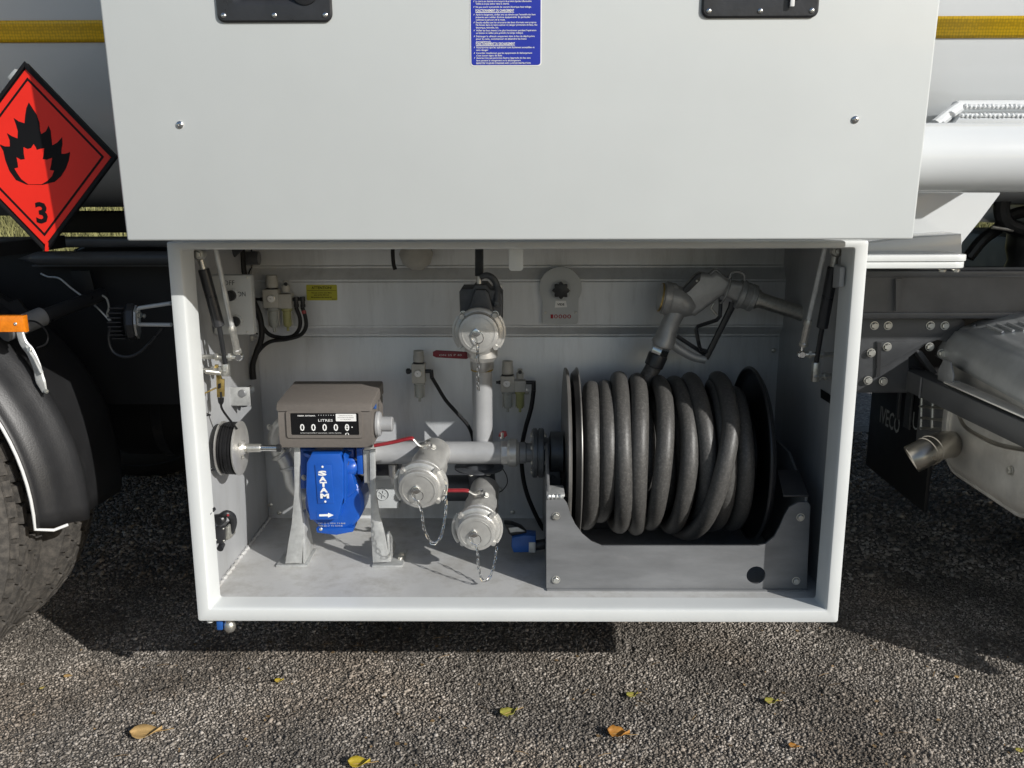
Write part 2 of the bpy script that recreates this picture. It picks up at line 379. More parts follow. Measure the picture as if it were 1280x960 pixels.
# fallen leaves: (px, py, length px, colour key, curl, label)
mat('leaf_yellow', (.44, .33, .03), .55, var=.2, vs=60); mat('leaf_orange', (.42, .19, .035), .55, var=.25, vs=60)
mat('leaf_tan', (.46, .30, .12), .6, var=.2, vs=60); mat('leaf_green', (.33, .31, .06), .55, var=.25, vs=60)
def leaf(px, py, ln, key, rot, curl, label, lobes=False, stalk=True):
    p = onz(px, py, .006); L = sz(ln*.88, p); r = T('fallen_leaf', label, 'leaf', p, 'autumn leaves lying on the gravel')
    b = B(); N = 9; rows = []
    for i in range(N):
        t = i/(N-1); wd = (math.sin(PI*min(1, t**.75))**.8)*.33*L
        if lobes: wd *= .62+.55*abs(math.sin(2.5*PI*t))
        if t in (0, 1): wd = .004*L
        row = []
        for k in range(-2, 3):
            u = k/2; z = curl*L*(.45*(t-.5)**2+.20*u*u+.12*u*math.sin(t*5))+.004+random.uniform(-.006, .006)*L
            row.append(b.verts.new(((t-.5)*L, u*wd, z)))
        rows.append(row)
    for i in range(N-1):
        for k in range(4): b.faces.new((rows[i][k], rows[i+1][k], rows[i+1][k+1], rows[i][k+1]))
    bmesh.ops.rotate(b, verts=b.verts, cent=(0, 0, 0), matrix=MX.Rotation(rot, 3, 'Z'))
    bmesh.ops.translate(b, verts=b.verts, vec=p); o = mk('blade', b, M[key], r, ang=80)
    sm = o.modifiers.new('s', 'SOLIDIFY'); sm.thickness = .0005
    b = B(); d = MX.Rotation(rot, 3, 'Z')
    q = [p+d@V((t*L, (.03*math.sin(t*3))*L, .005+curl*L*.5*max(0, (t-.5))**2+ (.01*L if t > .6 else 0))) for t in ((-.45, -.2, .1, .4, .6, .85) if stalk else (-.45, -.1, .25, .5))]
    tube(b, q, .0007, 5, 3); mk('stalk', b, M['leaf_tan'], r)
leaf(183, 919, 44, 'leaf_tan', .25, .5, 'pale tan pointed leaf with long stalk on gravel at left')
leaf(636, 893, 28, 'leaf_green', .5, .5, 'yellow green curled leaf on gravel below the middle of the cabinet', True)
leaf(773, 920, 32, 'leaf_orange', -.15, .7, 'orange brown folded leaf on gravel, brightest leaf below the hose reel', True)
leaf(349, 853, 13, 'leaf_yellow', .3, .6, 'small golden leaf on gravel under the left half of the cabinet', False, False)
leaf(85, 847, 12, 'leaf_tan', .1, .3, 'small ochre leaf on gravel near the tyre, larger of the two there', False, False)
leaf(53, 862, 8, 'leaf_green', .9, .4, 'tiny green leaf on gravel nearest the tyre', False, False)
leaf(449, 957, 32, 'leaf_yellow', .1, .6, 'bright yellow leaf cut off by the lower edge of the photo')
leaf(790, 871, 18, 'leaf_green', .4, .5, 'pale yellow lobed leaf on gravel just above the orange leaf', True)
leaf(964, 879, 20, 'leaf_green', .1, .5, 'small yellow leaf with upright stalk on gravel below the reel', True)
leaf(992, 935, 15, 'leaf_orange', -.3, .5, 'small orange leaf on gravel near the lower right corner', True)
leaf(1274, 940, 14, 'leaf_green', .5, .4, 'greenish leaf at the extreme lower right corner of the gravel', False, False)
leaf(1196, 848, 9, 'leaf_tan', .5, .4, 'small dry brown leaf at the shadow edge on the right gravel', False, False)

def litter():
    b = B()
    for i in range(150):
        p = V((random.uniform(-1.2, 1.3), random.uniform(-.12, .5), .007)); a = random.uniform(0, PI); L = random.choice((.006, .008, .012, .03)); d = V((math.cos(a), math.sin(a), random.uniform(-.1, .1)))*L
        if L > .02: sweep(b, [p, p+d*.5+V((.001, .002, .001)), p+d], .0007, 4)
        else:
            n_ = V((-d.y, d.x, 0))*random.uniform(.3, .6); v = [b.verts.new(q) for q in (p, p+d*.5+n_+V((0, 0, .002)), p+d, p+d*.5-n_)]; b.faces.new(v)
    mk('leaf_litter', b, mat('litter_brown', (.20, .13, .06), .7, var=.35, vs=30, island=.4), kind='stuff', flat=True)
litter()

# ------------------------------------------------------------------ tank
def tape_mat():
    m = bpy.data.materials.new('reflective_yellow'); m.use_nodes = True; n = m.node_tree; L = n.links; p = n.nodes['Principled BSDF']
    tc = n.nodes.new('ShaderNodeTexCoord'); vo = n.nodes.new('ShaderNodeTexVoronoi'); vo.inputs['Scale'].default_value = 170; vo.inputs['Randomness'].default_value = .25
    L.new(tc.outputs['Object'], vo.inputs[0]); r = n.nodes.new('ShaderNodeValToRGB'); r.color_ramp.elements[0].position = .3; r.color_ramp.elements[1].position = .62
    r.color_ramp.elements[0].color = (.85, .53, .012, 1); r.color_ramp.elements[1].color = (.60, .36, .01, 1)
    L.new(vo.outputs['Distance'], r.inputs[0]); L.new(r.outputs[0], p.inputs['Base Color']); p.inputs['Roughness'].default_value = .3; return m
TAPE = tape_mat()
TK = T('tank', 'white painted tank with yellow reflective strip behind the raised cabinet lid', 'tank', (0, 1.35, 1))
TC_Y, TC_Z, TA, TB, TE = 1.32, 2.03, 1.17, .915, 4.6
def tsec(t, off=0):
    c, s = math.cos(t), math.sin(t); e = 2/TE
    return V((0, TC_Y-(TA+off)*math.copysign(abs(c)**e, c), TC_Z+(TB+off)*math.copysign(abs(s)**e, s)))
def tankside(bm, x0, x1, t0, t1, n, off, close=False):
    ra = [[bm.verts.new(tsec(t0+(t1-t0)*k/n, off)+V((x, 0, 0))) for k in range(n+(0 if close else 1))] for x in (x0, x1)]
    m = n if close else n
    for k in range(m):
        k2 = (k+1) % len(ra[0]); bm.faces.new((ra[0][k], ra[0][k2], ra[1][k2], ra[1][k]))
    return ra
b = B(); ra = tankside(b, -2.6, 2.9, 0, 2*PI, 96, 0, True); b.faces.new(ra[0]); b.faces.new(ra[1][::-1])
mk('shell', b, M['tank_paint'], TK, ang=50)
def zt(z):                                   # angle on the near side for a height
    s = (z-TC_Z)/TB; return math.asin(math.copysign(abs(s)**(TE/2), s))
def strip(xa, xb, za, zb):
    b = B(); tankside(b, xa, xb, zt(za), zt(zb), 6, .0012); o = mk('reflective_strip', b, TAPE, TK)
    sm = o.modifiers.new('s', 'SOLIDIFY'); sm.thickness = .0008; sm.offset = 1
ya = TC_Y-TA
strip(-2.6, -.3, at(60, 52, ya+.02).z, at(60, 25, ya+.02).z)
strip(.3, 2.9, at(1225, 46.5, ya+.02).z, at(1225, 19.5, ya+.02).z)
# welded bracket and beads on the right of the tank
b = B()
q = [at(1168, 157, .144), at(1196, 136, .192), at(1215, 133, .204), at(1400, 133, .204)]
tube(b, q, .012, 10, 6); mk('bracket_rib', b, M['tank_paint'], TK)
for Yw, yy, xa in ((.145, 133.5, 1205), (.12, 144.5, 1200)):
    b = B(); p0 = at(xa, yy, Yw); p1 = at(1420, yy, Yw); n = 150
    sweep(b, [p0+(p1-p0)*(i/n)+V((0, 0, .0007*math.sin(i*1.9))) for i in range(n+1)], [.0048+.0011*math.sin(i*1.6) for i in range(n+1)], 8); mk('weld_bead', b, M['tank_paint'], TK)
b = B(); prism(b, [at(1200, 145, .15), at(1420, 145, .15), at(1420, 158, .15), at(1190, 158, .15)], (0, .1, 0), .003); mk('bracket_plate', b, M['tank_paint'], TK)

# long round pipe along the tank
ct = at(1215, 197.5, .024); rr = sz(42.5, ct)
PT = T('hose_tube', 'long white round tube running along the tank to the right of the lid', 'tube', ct)
b = B(); lathe(b, (.62, ct.y, ct.z), (1, 0, 0), [(0, 0), (rr-.004, 0), (rr, .004), (rr, 2.2), (0, 2.2)], 48); mk('tube_body', b, M['tank_paint'], PT)

# tank saddle on the chassis
SD = T('tank_saddle', 'white painted tank support standing on the chassis under the round tube', 'tank support', at(1150, 330, .36))
b = B(); y0 = .15
prism(b, pp([(1050, 318), (1200, 318), (1203, 303), (1226, 275), (1250, 243), (1255, 190), (1050, 190)], .408), (0, .012, 0), .002); mk('web_plate', b, M['tank_paint'], SD)
b = B(); prism(b, pp([(1068, 318), (1070, 305), (1140, 297), (1202, 292), (1203, 318)], .276), (0, .10, 0), .003); mk('gusset', b, M['tank_paint'], SD)
b = B(); c0 = at(1060, 319, y0); c1 = at(1214, 327, y0); 
def slab(b, x0, x1, yy0, yy1, z0, z1, r=.03):
    n = 6; pts = [V((x0, yy0, z0)), V((x1-r, yy0, z0))]+[V((x1-r+r*math.sin(a), yy0+r-r*math.cos(a), z0)) for a in [PI/2*k/n for k in range(1, n+1)]]+[V((x1, yy1, z0)), V((x0, yy1, z0))]
    prism(b, pts, (0, 0, z1-z0), .002)
slab(b, c0.x, c1.x, y0, y0+.3, c1.z, c0.z); mk('foot_plate', b, M['white_frame'], SD)
b = B(); c2 = at(1214, 335.5, y0+.004); slab(b, c0.x, c1.x-.002, y0+.003, y0+.3, c2.z, c1.z-.001); mk('foot_plate', b, M['white_frame'], SD)
for px in (1178, 1195): bolt(SD, at(px, 337, y0+.05), (0, 0, -1), .007)

# ------------------------------------------------------------------ chassis
CH = T('chassis_frame', 'dark grey truck chassis frame running behind and beside the open cabinet', 'chassis', (0, .6, .8))
def rail(x0, x1, Y, zt_, zb, mt, nm='rail', depth=.08, fl=.012):
    b = B(); bx(b, x0, x1, Y, Y+.008, zb, zt_-.001); bx(b, x0, x1, Y-.004, Y+depth, zt_-.001, zt_+fl-.001, .003); bx(b, x0, x1, Y-.004, Y+depth, zb-fl, zb, .003)
    return mk(nm, b, M[mt], CH)
Yr = .44
zc = lambda px, py, Y: at(px, py, Y).z
rail(.70, 1.62, Yr, zc(1170, 346, Yr), zc(1170, 390, Yr), 'chassis_paint', 'subframe_rail', .09, .016)
b = B(); prism(b, [at(1120, 349, Yr-.012), at(1128, 349, Yr-.012), at(1122, 389, Yr-.012), at(1120, 389, Yr-.012)], (0, .01, 0)); mk('stiffener', b, M['chassis_paint'], CH)
Yp = .48
b = B(); prism(b, pp([(1040, 396), (1198, 396), (1206, 402), (1206, 432), (1172, 425), (1158, 430), (1136, 447), (1136, 470), (1134, 491), (1040, 491)], Yp), (0, .012, 0), .002); mk('side_plate', b, M['chassis_dark'], CH)
b = B(); prism(b, pp([(1096, 427), (1150, 427), (1112, 454), (1096, 460)], Yp-.006), (0, .006, 0), .001); mk('joint_plate', b, M['chassis_dark'], CH)
b = B(); prism(b, pp([(1097, 428), (1102, 428), (1100, 470), (1096, 472)], Yp-.0068), (0, .001, 0)); mk('slot', b, M['chassis_black'], CH)
for px, py in ((1093, 407), (1110, 407), (1163, 407), (1181, 407), (1089, 441), (1109, 433.5), (1162, 433.5), (1177, 441.5), (1085, 475.5), (1104, 476.5)):
    bolt(CH, at(px, py, Yp-(.0062 if py > 420 else 0)), (0, -1, 0), sz(4.4, at(px, py, Yp)), M['zinc'])
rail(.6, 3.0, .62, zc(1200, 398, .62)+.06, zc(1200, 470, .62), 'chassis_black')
# left part of the frame: stacked long members
def lmember(y_top, y_bot, Y, mt, x0=-2.4, x1=-.66, nm='frame_member', rnd=.006):
    b = B(); bx(b, x0, x1, Y, Y+.08, zc(120, y_bot, Y), zc(120, y_top, Y), rnd, 3); mk(nm, b, M[mt], CH)
lmember(297.5, 309.5, .53, 'chassis_paint'); 
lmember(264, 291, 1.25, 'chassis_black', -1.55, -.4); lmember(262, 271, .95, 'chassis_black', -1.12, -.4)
cg = at(120, 323, .48)
b = B(); rg = sz(8.5, cg); lathe(b, (at(22, 318, .48).x, cg.y, cg.z), (1, 0, 0), [(0, 0), (rg, .05), (rg, .05+.55), (0, .6)], 24); mk('frame_tube', b, M['chassis_paint'], CH)
lmember(331, 333.5, .56, 'chassis_paint', -1.25, -.66, 'flange_strip', .001)
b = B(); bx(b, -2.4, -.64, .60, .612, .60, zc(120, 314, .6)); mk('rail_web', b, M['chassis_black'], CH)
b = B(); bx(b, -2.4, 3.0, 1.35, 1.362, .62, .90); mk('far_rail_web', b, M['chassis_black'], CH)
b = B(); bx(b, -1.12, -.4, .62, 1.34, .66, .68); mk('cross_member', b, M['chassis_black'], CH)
for px, py, s in ((100, 347, 5), (110, 360, 4)): bolt(CH, at(px, py, .562), (0, -1, 0), sz(s, at(px, py, .564)), M['flange_dark'])
b = B(); prism(b, pp([(88, 338), (112, 338), (118, 362), (108, 372), (92, 362)], .552), (0, .008, 0), .002); mk('bolt_plate', b, M['chassis_black'], CH)
# thin brake pipes on the chassis
def line(name, label, cat, pts, r, mt, group=None, n=6, seg=8):
    b = B(); tube(b, pts, r, seg, n); o = mk(name, b, M[mt]); tag(o, label, cat, group); return o
b = B(); tube(b, [at(x, y, .516) for x, y in ((51, 342), (60, 346), (74, 348), (90, 361), (108, 374), (122, 385), (138, 402))], .0028, 8); 
o = mk('brake_pipe', b, M['zinc']); tag(o, 'thin grey metal pipe sloping down across the dark chassis to the work lamp', 'pipe')
o = line('lamp_cable', 'thin grey cable looping from the chassis into the top of the work lamp', 'cable', [at(x, y, .48) for x, y in ((114, 372), (124, 369), (133, 373), (136, 384), (134, 394), (140, 403))], .0027, 'regulator_grey')

# ------------------------------------------------------------------ wheels
WC = V((-1.553, 0, .485)); WR = .485
def wheel(Y0, Y1, label, WC=WC, rim='rim_grey', rubber='tyre_rubber', group='truck wheels'):
    r = T('wheel_unit', label, 'wheel', (WC.x, (Y0+Y1)/2, WC.z), group); wd = Y1-Y0
    prof = [(.29, .02), (.33, .004), (.40, -.004), (.445, .012), (WR-.016, .022), (WR-.009, .03), (WR-.010, .036)]
    half = [(a, h) for a, h in prof]; full = half+[(WR-.010, wd-.036)]+[(a, wd-h) for a, h in half[::-1][1:]]
    b = B(); lathe(b, (WC.x, Y0, WC.z), (0, 1, 0), full, 96); ty = mk('tyre', b, M[rubber], r, ang=40)
    # tread blocks: five ribs of separate blocks with sipes
    b = B(); nb = 64; ribs = 5; rw = (wd-.06)/ribs
    for i in range(ribs):
        for k in range(nb):
            a0 = 2*PI*(k+.5*(i % 2)+.07)/nb; a1 = a0+2*PI/nb*.84; ya_ = Y0+.03+i*rw+.004; yb_ = ya_+rw-.0085
            if i in (0, 4): a1 = a0+2*PI/nb*.80
            sk_ = .004*(1 if i % 2 else -1); vs = []
            for rad, ins in ((WR-.014, 0), (WR+.006-(.006 if i in (0, 4) else 0), .0015)):
                for a, y in ((a0+ins/WR, ya_+ins), (a1-ins/WR, ya_+ins), (a1-ins/WR, yb_-ins), (a0+ins/WR, yb_-ins)):
                    rr_ = rad-(.007 if (i == 0 and y < ya_+.006 or i == 4 and y > yb_-.006) and rad > WR-.005 else 0)
                    aa = a+sk_*(y-ya_)/rw*3
                    vs.append(b.verts.new((WC.x+rr_*math.cos(aa), y, WC.z+rr_*math.sin(aa))))
            for f in ((4, 5, 6, 7), (0, 1, 5, 4), (1, 2, 6, 5), (2, 3, 7, 6), (3, 0, 4, 7)): b.faces.new([vs[j] for j in f])
    o = mk('tread_blocks', b, M[rubber], r, flat=True, kind='stuff')
    b = B(); torus(b, (WC.x, Y0+.004, WC.z), (0, 1, 0), .425, .003, 96, 6); torus(b, (WC.x, Y0+.001, WC.z), (0, 1, 0), .37, .003, 96, 6); mk('sidewall_ring', b, M[rubber], r)
    b = B(); lathe(b, (WC.x, Y0+.015, WC.z), (0, 1, 0), [(0, .07), (.2, .07), (.25, .02), (.275, 0), (.292, .004), (.292, wd-.04)], 48); mk('rim', b, M[rim], r)
wheel(.0, .20, 'dusty truck tyre nearest the camera at the left edge, under the mudguard edge')
wheel(.25, .46, 'inner twin tyre partly hidden behind the nearest tyre on the left')
wheel(1.75, 1.97, 'far side truck tyre in the dark under the chassis at left', rim='chassis_black', rubber='chassis_black')  # rim and rubber swapped to black: shade put into the colour
wheel(.0, .25, 'front truck wheel standing to the right outside the picture', V((2.22, 0, .485)))
FM = T('front_mudflap', 'black rubber mudflap behind the front wheel, right of the muffler', 'mudflap', (1.5, .2, .3))
b = B(); prism(b, [V((1.50, y, z)) for y, z in ((-.04, .8), (-.04, .225), (-.01, .205), (.075, .22), (.09, .20), (.095, .05), (.5, .05), (.5, .8))], (.01, 0, 0), .001); mk('flap', b, M['black_plastic'], FM)
CBN = T('truck_cab', 'white truck cab body in front of the muffler, outside the right edge', 'truck cab', (2.6, 1.2, 1))  # out-of-view cab, added to block sun from the ground behind the muffler
b = B(); bx(b, 1.85, 3.6, .0, 2.4, 1.02, 2.7, .08, 4); mk('cab_body', b, M['tank_paint'], CBN)
b = B(); bx(b, 2.1, 3.0, -.012, .0, 1.25, 2.45, .01); d_ = mk('door', b, M['tank_paint'], CBN)
b = B(); bx(b, 2.2, 2.9, -.018, -.012, 1.85, 2.38, .004); mk('window', b, M['glass_black'], d_)
b = B(); bx(b, 1.75, 3.5, .3, 2.1, .35, 1.0, .04); mk('engine_bay', b, M['chassis_black'], CBN)
FC = T('far_light_blocker', 'dark box added on the far side of the truck to block sky light behind the chassis', 'cabinet', (0, 2, .3))  # invented box, added to cut sky light reaching under the truck
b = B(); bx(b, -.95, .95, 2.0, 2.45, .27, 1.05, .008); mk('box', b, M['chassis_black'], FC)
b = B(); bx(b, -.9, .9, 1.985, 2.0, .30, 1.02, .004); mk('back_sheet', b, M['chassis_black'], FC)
AT_ = T('shade_filler_tank', 'black tank added to darken the gap under the chassis between the left tyres and the cabinet', 'air tank', (-.8, 1, .42))  # invented tank, added as a black mass where the gap is in shade
b = B(); lathe(b, (-1.28, 1.0, .50), (1, 0, 0), [(0, 0), (.10, .01), (.15, .05), (.155, .08), (.155, .82), (.15, .85), (.10, .89), (0, .9)], 36); mk('tank_body', b, M['chassis_black'], AT_)
for x in (-1.1, -.6):
    b = B(); lathe(b, (x, 1.0, .50), (1, 0, 0), [(.157, 0), (.159, .002), (.159, .03), (.157, .032)], 36); mk('strap', b, M['black_satin'], AT_)
AX = T('axle', 'dark axle beam between the wheels under the truck at left', 'axle', (WC.x, .9, WC.z))
b = B(); cyl(b, (WC.x, .2, WC.z), (WC.x, 1.75, WC.z), .07, seg=24); mk('axle_beam', b, M['chassis_black'], AX)
b = B(); lathe(b, (WC.x, .8, WC.z), (0, 1, 0), [(0, 0), (.12, .02), (.19, .1), (.19, .25), (.12, .33), (0, .35)], 24); mk('axle_housing', b, M['chassis_black'], AX)

# mudguard: ribbed plastic arc
MG = T('mudguard', 'scuffed black plastic mudguard with white edge trim over the left tyres', 'mudguard', (-1.1, .2, .6))
MC, MR = V((-1.516, 0, .485)), .525
def mgp(a, y, off=0):
    return V((MC.x+(MR+off)*math.cos(a), y, MC.z+(MR+off)*math.sin(a)))
def mgsec(y):                                     # radial profile across the width
    t = (y-.045)/.42
    bead = .030*math.exp(-((t-.24)/.085)**2); lip = -.030*math.exp(-(t/.055)**2)-.012*math.exp(-((t-1)/.05)**2)
    return bead+lip-.035*max(0, t-.3)
b = B(); na, ny = 44, 40; y0, y1 = .04, .47; rows = []
for i in range(na+1):
    row = []
    for k in range(ny+1):
        y = y0+(y1-y0)*k/ny; lo = -.045-.11*(k/ny); a = lo+(2.9-lo)*i/na
        row.append(b.verts.new(mgp(a, y, mgsec(y))))
    rows.append(row)
for i in range(na):
    for k in range(ny): b.faces.new((rows[i][k], rows[i+1][k], rows[i+1][k+1], rows[i][k+1]))
o = mk('shell', b, M['mudguard_black'], MG, ang=60); sm = o.modifiers.new('s', 'SOLIDIFY'); sm.thickness = .006; sm.offset = -1
b = B(); pts = [mgp(-.045+(2.9+.045)*i/44, (.038), mgsec(.045)-.004) for i in range(45)]
pts = [mgp(-.055, .085, .012), mgp(-.062, .06, -.006)]+pts; sweep(b, pts, .0034, 8); mk('edge_trim', b, M['trim_white'], MG)

# marker lamp on its arm
ML = T('side_marker_lamp', 'orange side marker lamp on a black arm above the left mudguard', 'marker lamp', at(15, 405, .072))
b = B(); c = at(-6, 405, .036); prism(b, [c+V(v) for v in ((-.035, 0, -.0175), (.058, 0, -.0175), (.058, 0, .0165), (-.035, 0, .0165))], (0, .02, 0), .004); mk('lens', b, M['orange_lens'], ML)
b = B()
for k in range(7):
    for j in range(3):
        x = -.030+.0045*k; z = -.010+.0085*j; lathe(b, c+V((x+.004, .001, z)), (0, -1, 0), [(.0020, 0), (.0016, .0012), (0, .0018)], 6)
mk('lens_dimples', b, M['orange_lens'], ML, kind='stuff')
screw(ML, c+V((.041, .0, 0)), (0, -1, 0), .0034)
b = B(); bx(b, c.x-.03, c.x+.05, c.y+.021, c.y+.03, c.z-.014, c.z+.014, .003); mk('base', b, M['black_plastic'], ML)
ARM = T('tube_bracket', 'black round tube arm with grey clamp holding the mudguard below the marker lamp', 'bracket', at(60, 400, .24))
b = B(); p0, p1 = at(-30, 428, .108), at(128, 368, .504); cyl(b, p0, p1, .017, seg=20); mk('tube', b, M['black_satin'], ARM)
b = B(); q0, q1 = at(4, 416, .12), at(54, 395, .204); cyl(b, q0, q1, .021, seg=20, bev=.002); mk('clamp', b, M['steel_grey'], ARM)
b = B(); sweep(b, spline([at(x, y, .12) for x, y in ((24, 412), (29, 428), (38, 440), (46, 458), (50, 474), (56, 490))], 5), [.008, .009, .010, .0095, .0095, .011, .006], 8, flat=.45, up=(0, 1, 0)); mk('strap', b, M['galvanised'], ARM)
b = B(); sweep(b, spline([at(x, y, .108) for x, y in ((33, 432), (42, 446), (47, 456), (52, 466))], 5), .0042, 8); mk('clip', b, M['galvanised'], ARM)
bolt(ARM, at(37, 437, .106), (0, -1, .2), .005); bolt(ARM, at(58, 489, .114), (0, -1, .1), .004)
line('marker_lamp_cable', 'thin black looped cable behind the orange marker lamp', 'cable', [at(x, y, .144) for x, y in ((31, 401), (44, 402), (55, 410), (60, 420), (57, 430), (46, 435))], .0022, 'black_cable')
b = B(); prism(b, pp([(0, 372), (10, 378), (22, 374), (38, 396), (0, 398)], .36), (0, .01, 0)); o = mk('rubber_flap', b, M['mudguard_black']); tag(o, 'torn dark rubber flap edge behind the orange marker lamp', 'rubber flap')

# work lamp
WL = T('work_lamp', 'black finned work lamp on a white bracket beside the cabinet edge', 'work lamp', at(155, 403, .264))
c = at(160, 403, .24); k = sz(1, c)
b = B(); lathe(b, c+V((-2*k, 0, 0)), (1, .25, 0), [(0, 0), (20*k, 0), (23.5*k, 3*k), (23.5*k, 10*k), (21*k, 11*k), (0, 11*k)], 8); mk('housing', b, M['black_satin'], WL)
for i in range(8):
    b = B(); z = (i-3.5)*5.4*k; hw = math.sqrt(max(1e-6, (22*k)**2-z*z)); bx(b, c.x-18*k, c.x-1*k, c.y-hw*.86, c.y+hw*.7, c.z+z-.8*k, c.z+z+.8*k, .0007, 1); mk('fin', b, M['black_satin'], WL)
b = B(); lathe(b, c+V((9*k, 3*k, 0)), (1, .25, 0), [(0, 0), (21*k, 0), (21*k, 2.5*k), (0, 2.5*k)], 8); mk('bezel', b, M['cast_alu'], WL)
b = B(); sweep(b, [at(x, y, .24) for x, y in ((214, 379), (174, 385), (172, 389), (172.5, 402), (174, 405.5), (214, 406))], .0045, 8, flat=2.0, up=(0, 1, 0)); mk('bracket', b, M['trim_white'], WL)
bolt(WL, at(174, 394, .238), (1, -.3, 0), .0065); bolt(WL, at(180, 395, .236), (1, -.3, 0), .004)
line('work_lamp_cable', 'black cable sagging under the work lamp toward the cabinet', 'cable', [at(x, y, .252) for x, y in ((138, 407), (136, 425), (142, 440), (156, 446), (172, 442), (188, 428), (203, 410))], .0035, 'black_satin')
# drawn further left: a flap added on the far side to keep the bay dark
b = B(); bx(b, -1.0, -.99, 1.72, 2.0, .22, .8, .003); o = mk('far_dark_flap', b, M['black_plastic']); tag(o, 'black flap added for darkness on the far side of the truck behind the work lamp', 'mudflap')

# ------------------------------------------------------------------ hazard placard
HZ = T('hazard_placard', 'red diamond flammable liquid placard with black flame and number 3', 'hazard sign', at(40, 200, .084))
HY = .02
Tp, Rp, Bp = V((32, 77)), V((147, 196)), V((58, 315)); Lp = Tp+Bp-Rp
cen = (Tp+Bp)/2
def hz(px, py, d=0): return at(px, py, HY-d)
def dpoly(s, d): return [hz(q.x, q.y, d) for q in [cen+(w_-cen)*s for w_ in (Tp, Rp, Bp, Lp)]]
b = B(); prism(b, dpoly(.985, 0), (0, .012, 0), .0015); mk('back_plate', b, M['placard_black'], HZ)
for i, (p_, q_) in enumerate(((Tp, Rp), (Rp, Bp), (Bp, Lp), (Lp, Tp))):   # angle frame round the plate
    def ins(w_, s): return cen+(w_-cen)*s
    b = B(); s = .925 if i == 0 else .945
    prism(b, [hz(*ins(p_, 1.0)), hz(*ins(q_, 1.0)), hz(*ins(q_, s)), hz(*ins(p_, s))], (0, -.006, 0), .001); mk('frame_bar', b, M['placard_black'], HZ)
b = B(); prism(b, dpoly(.925, .001), (0, -.0012, 0)); mk('red_plate', b, M['placard_red'], HZ)
b = B(); A, C2 = dpoly(.835, .0027), dpoly(.80, .0027)
for i in range(4): b.faces.new([b.verts.new(x) for x in (A[i], A[(i+1) % 4], C2[(i+1) % 4], C2[i])])
mk('border_line', b, M['print_black'], HZ, flat=True)
fl = [(100, 692), (60, 675), (35, 640), (20, 600), (12, 565), (-2, 541), (18, 549), (37, 549), (36, 525), (26, 499), (45, 511), (66, 519), (67, 492), (60, 467), (51, 442), (70, 455), (92, 462), (95, 430), (99, 405), (108, 384), (122, 406), (138, 430), (148, 460), (150, 490), (155, 503), (172, 492), (182, 471), (190, 490), (193, 520), (196, 545), (215, 534), (233, 514), (234, 540), (230, 565), (231, 577), (247, 576), (263, 570), (258, 600), (248, 630), (230, 660), (205, 682), (160, 693)]
b = B(); b.faces.new([b.verts.new(hz(x/3, y/3, .0027)) for x, y in fl]); mk('flame', b, M['print_black'], HZ, flat=True)
fi = [(106, 691), (80, 672), (66, 652), (54, 632), (68, 628), (66, 610), (62, 590), (78, 599), (93, 597), (89, 575), (88, 552), (104, 559), (117, 555), (126, 540), (134, 552), (138, 562), (152, 558), (166, 556), (163, 580), (160, 597), (176, 599), (195, 592), (192, 615), (187, 637), (203, 640), (195, 660), (178, 678), (156, 691)]
b = B(); b.faces.new([b.verts.new(hz(x/3, y/3, .0035)) for x, y in fi]); mk('flame_core', b, M['placard_red'], HZ, flat=True)
b = B(); o0 = hz(53.3, 278, .003); txt(b, '3', o0, sz(24, o0), bold=.03); mk('numeral', b, M['print_black'], HZ, flat=True)
b = B(); prism(b, pp([(56.5, 303), (60, 303), (59.5, 314), (56, 314)], HY-.008), (0, .004, 0)); mk('corner_clip', b, M['placard_red'], HZ)
b = B(); prism(b, pp([(9, 96), (18, 86), (22, 92), (13, 101)], HY+.002), (0, .02, 0), .001); mk('hinge_clip', b, M['galvanised'], HZ)
b = B(); bx(b, -1.02, -.90, HY+.014, HY+.026, 1.12, 1.22, .002); bx(b, -1.14, -1.10, HY+.026, .45, 1.03, 1.06, .002); mk('mounting_bracket', b, M['chassis_black'], HZ)
# ------------------------------------------------------------------ muffler and exhaust on the right
MF = T('muffler', 'large grey steel exhaust muffler with ribbed heat shield at the right edge', 'muffler', (1.09, .50, 0))
MPV = V((1.09, .50, 0))
def mfy(px, py):                              # pixel on the muffler's left face -> local (y, z)
    q = Vn = None
    d = RT*((px-640)/FPX)+UP*((480-py)/FPX)+FW; nrm = V((1, 0, 0))
    p = CAM+d*((MPV-CAM).dot(nrm)/d.dot(nrm)); q = p-MPV; c9, s9 = 1.0, 0.0
    return (s9*q.x+c9*q.y, p.z)
OFF[MF] = V((0, 0, 0))
yl, zl = mfy(1182, 584)[0], mfy(1200, 598)[1]; mzt = mfy(1184, 440)[1]
def mring(x, ins, y0=-.47, y1=0, z0=zl, z1=mzt+.02, r=.10, n=8):
    out = []; r2 = max(.02, r-ins)
    for cy, cz, a in ((y1-ins-r2, z1-ins-r2, 0), (y0+ins+r2, z1-ins-r2, 90), (y0+ins+r2, z0+ins+r2, 180), (y1-ins-r2, z0+ins+r2, 270)):
        for k in range(n+1):
            t = math.radians(a+90*k/n); out.append(V((x, cy+r2*math.cos(t), cz+r2*math.sin(t))))
    return out
def skin(bm, rings, cap0=True, cap1=True):
    R = [[bm.verts.new(p) for p in r] for r in rings]
    for a, b_ in zip(R, R[1:]):
        n = len(a)
        for k in range(n): bm.faces.new((a[k], a[(k+1) % n], b_[(k+1) % n], b_[k]))
    if cap0: bm.faces.new(R[0])
    if cap1: bm.faces.new(R[-1][::-1])
b = B(); skin(b, [mring(-.010, .06), mring(-.008, .03), mring(0, .010), mring(.008, .002), mring(.016, 0), mring(.75, 0)]); mk('body', b, M['muffler_steel'], MF, ang=50)
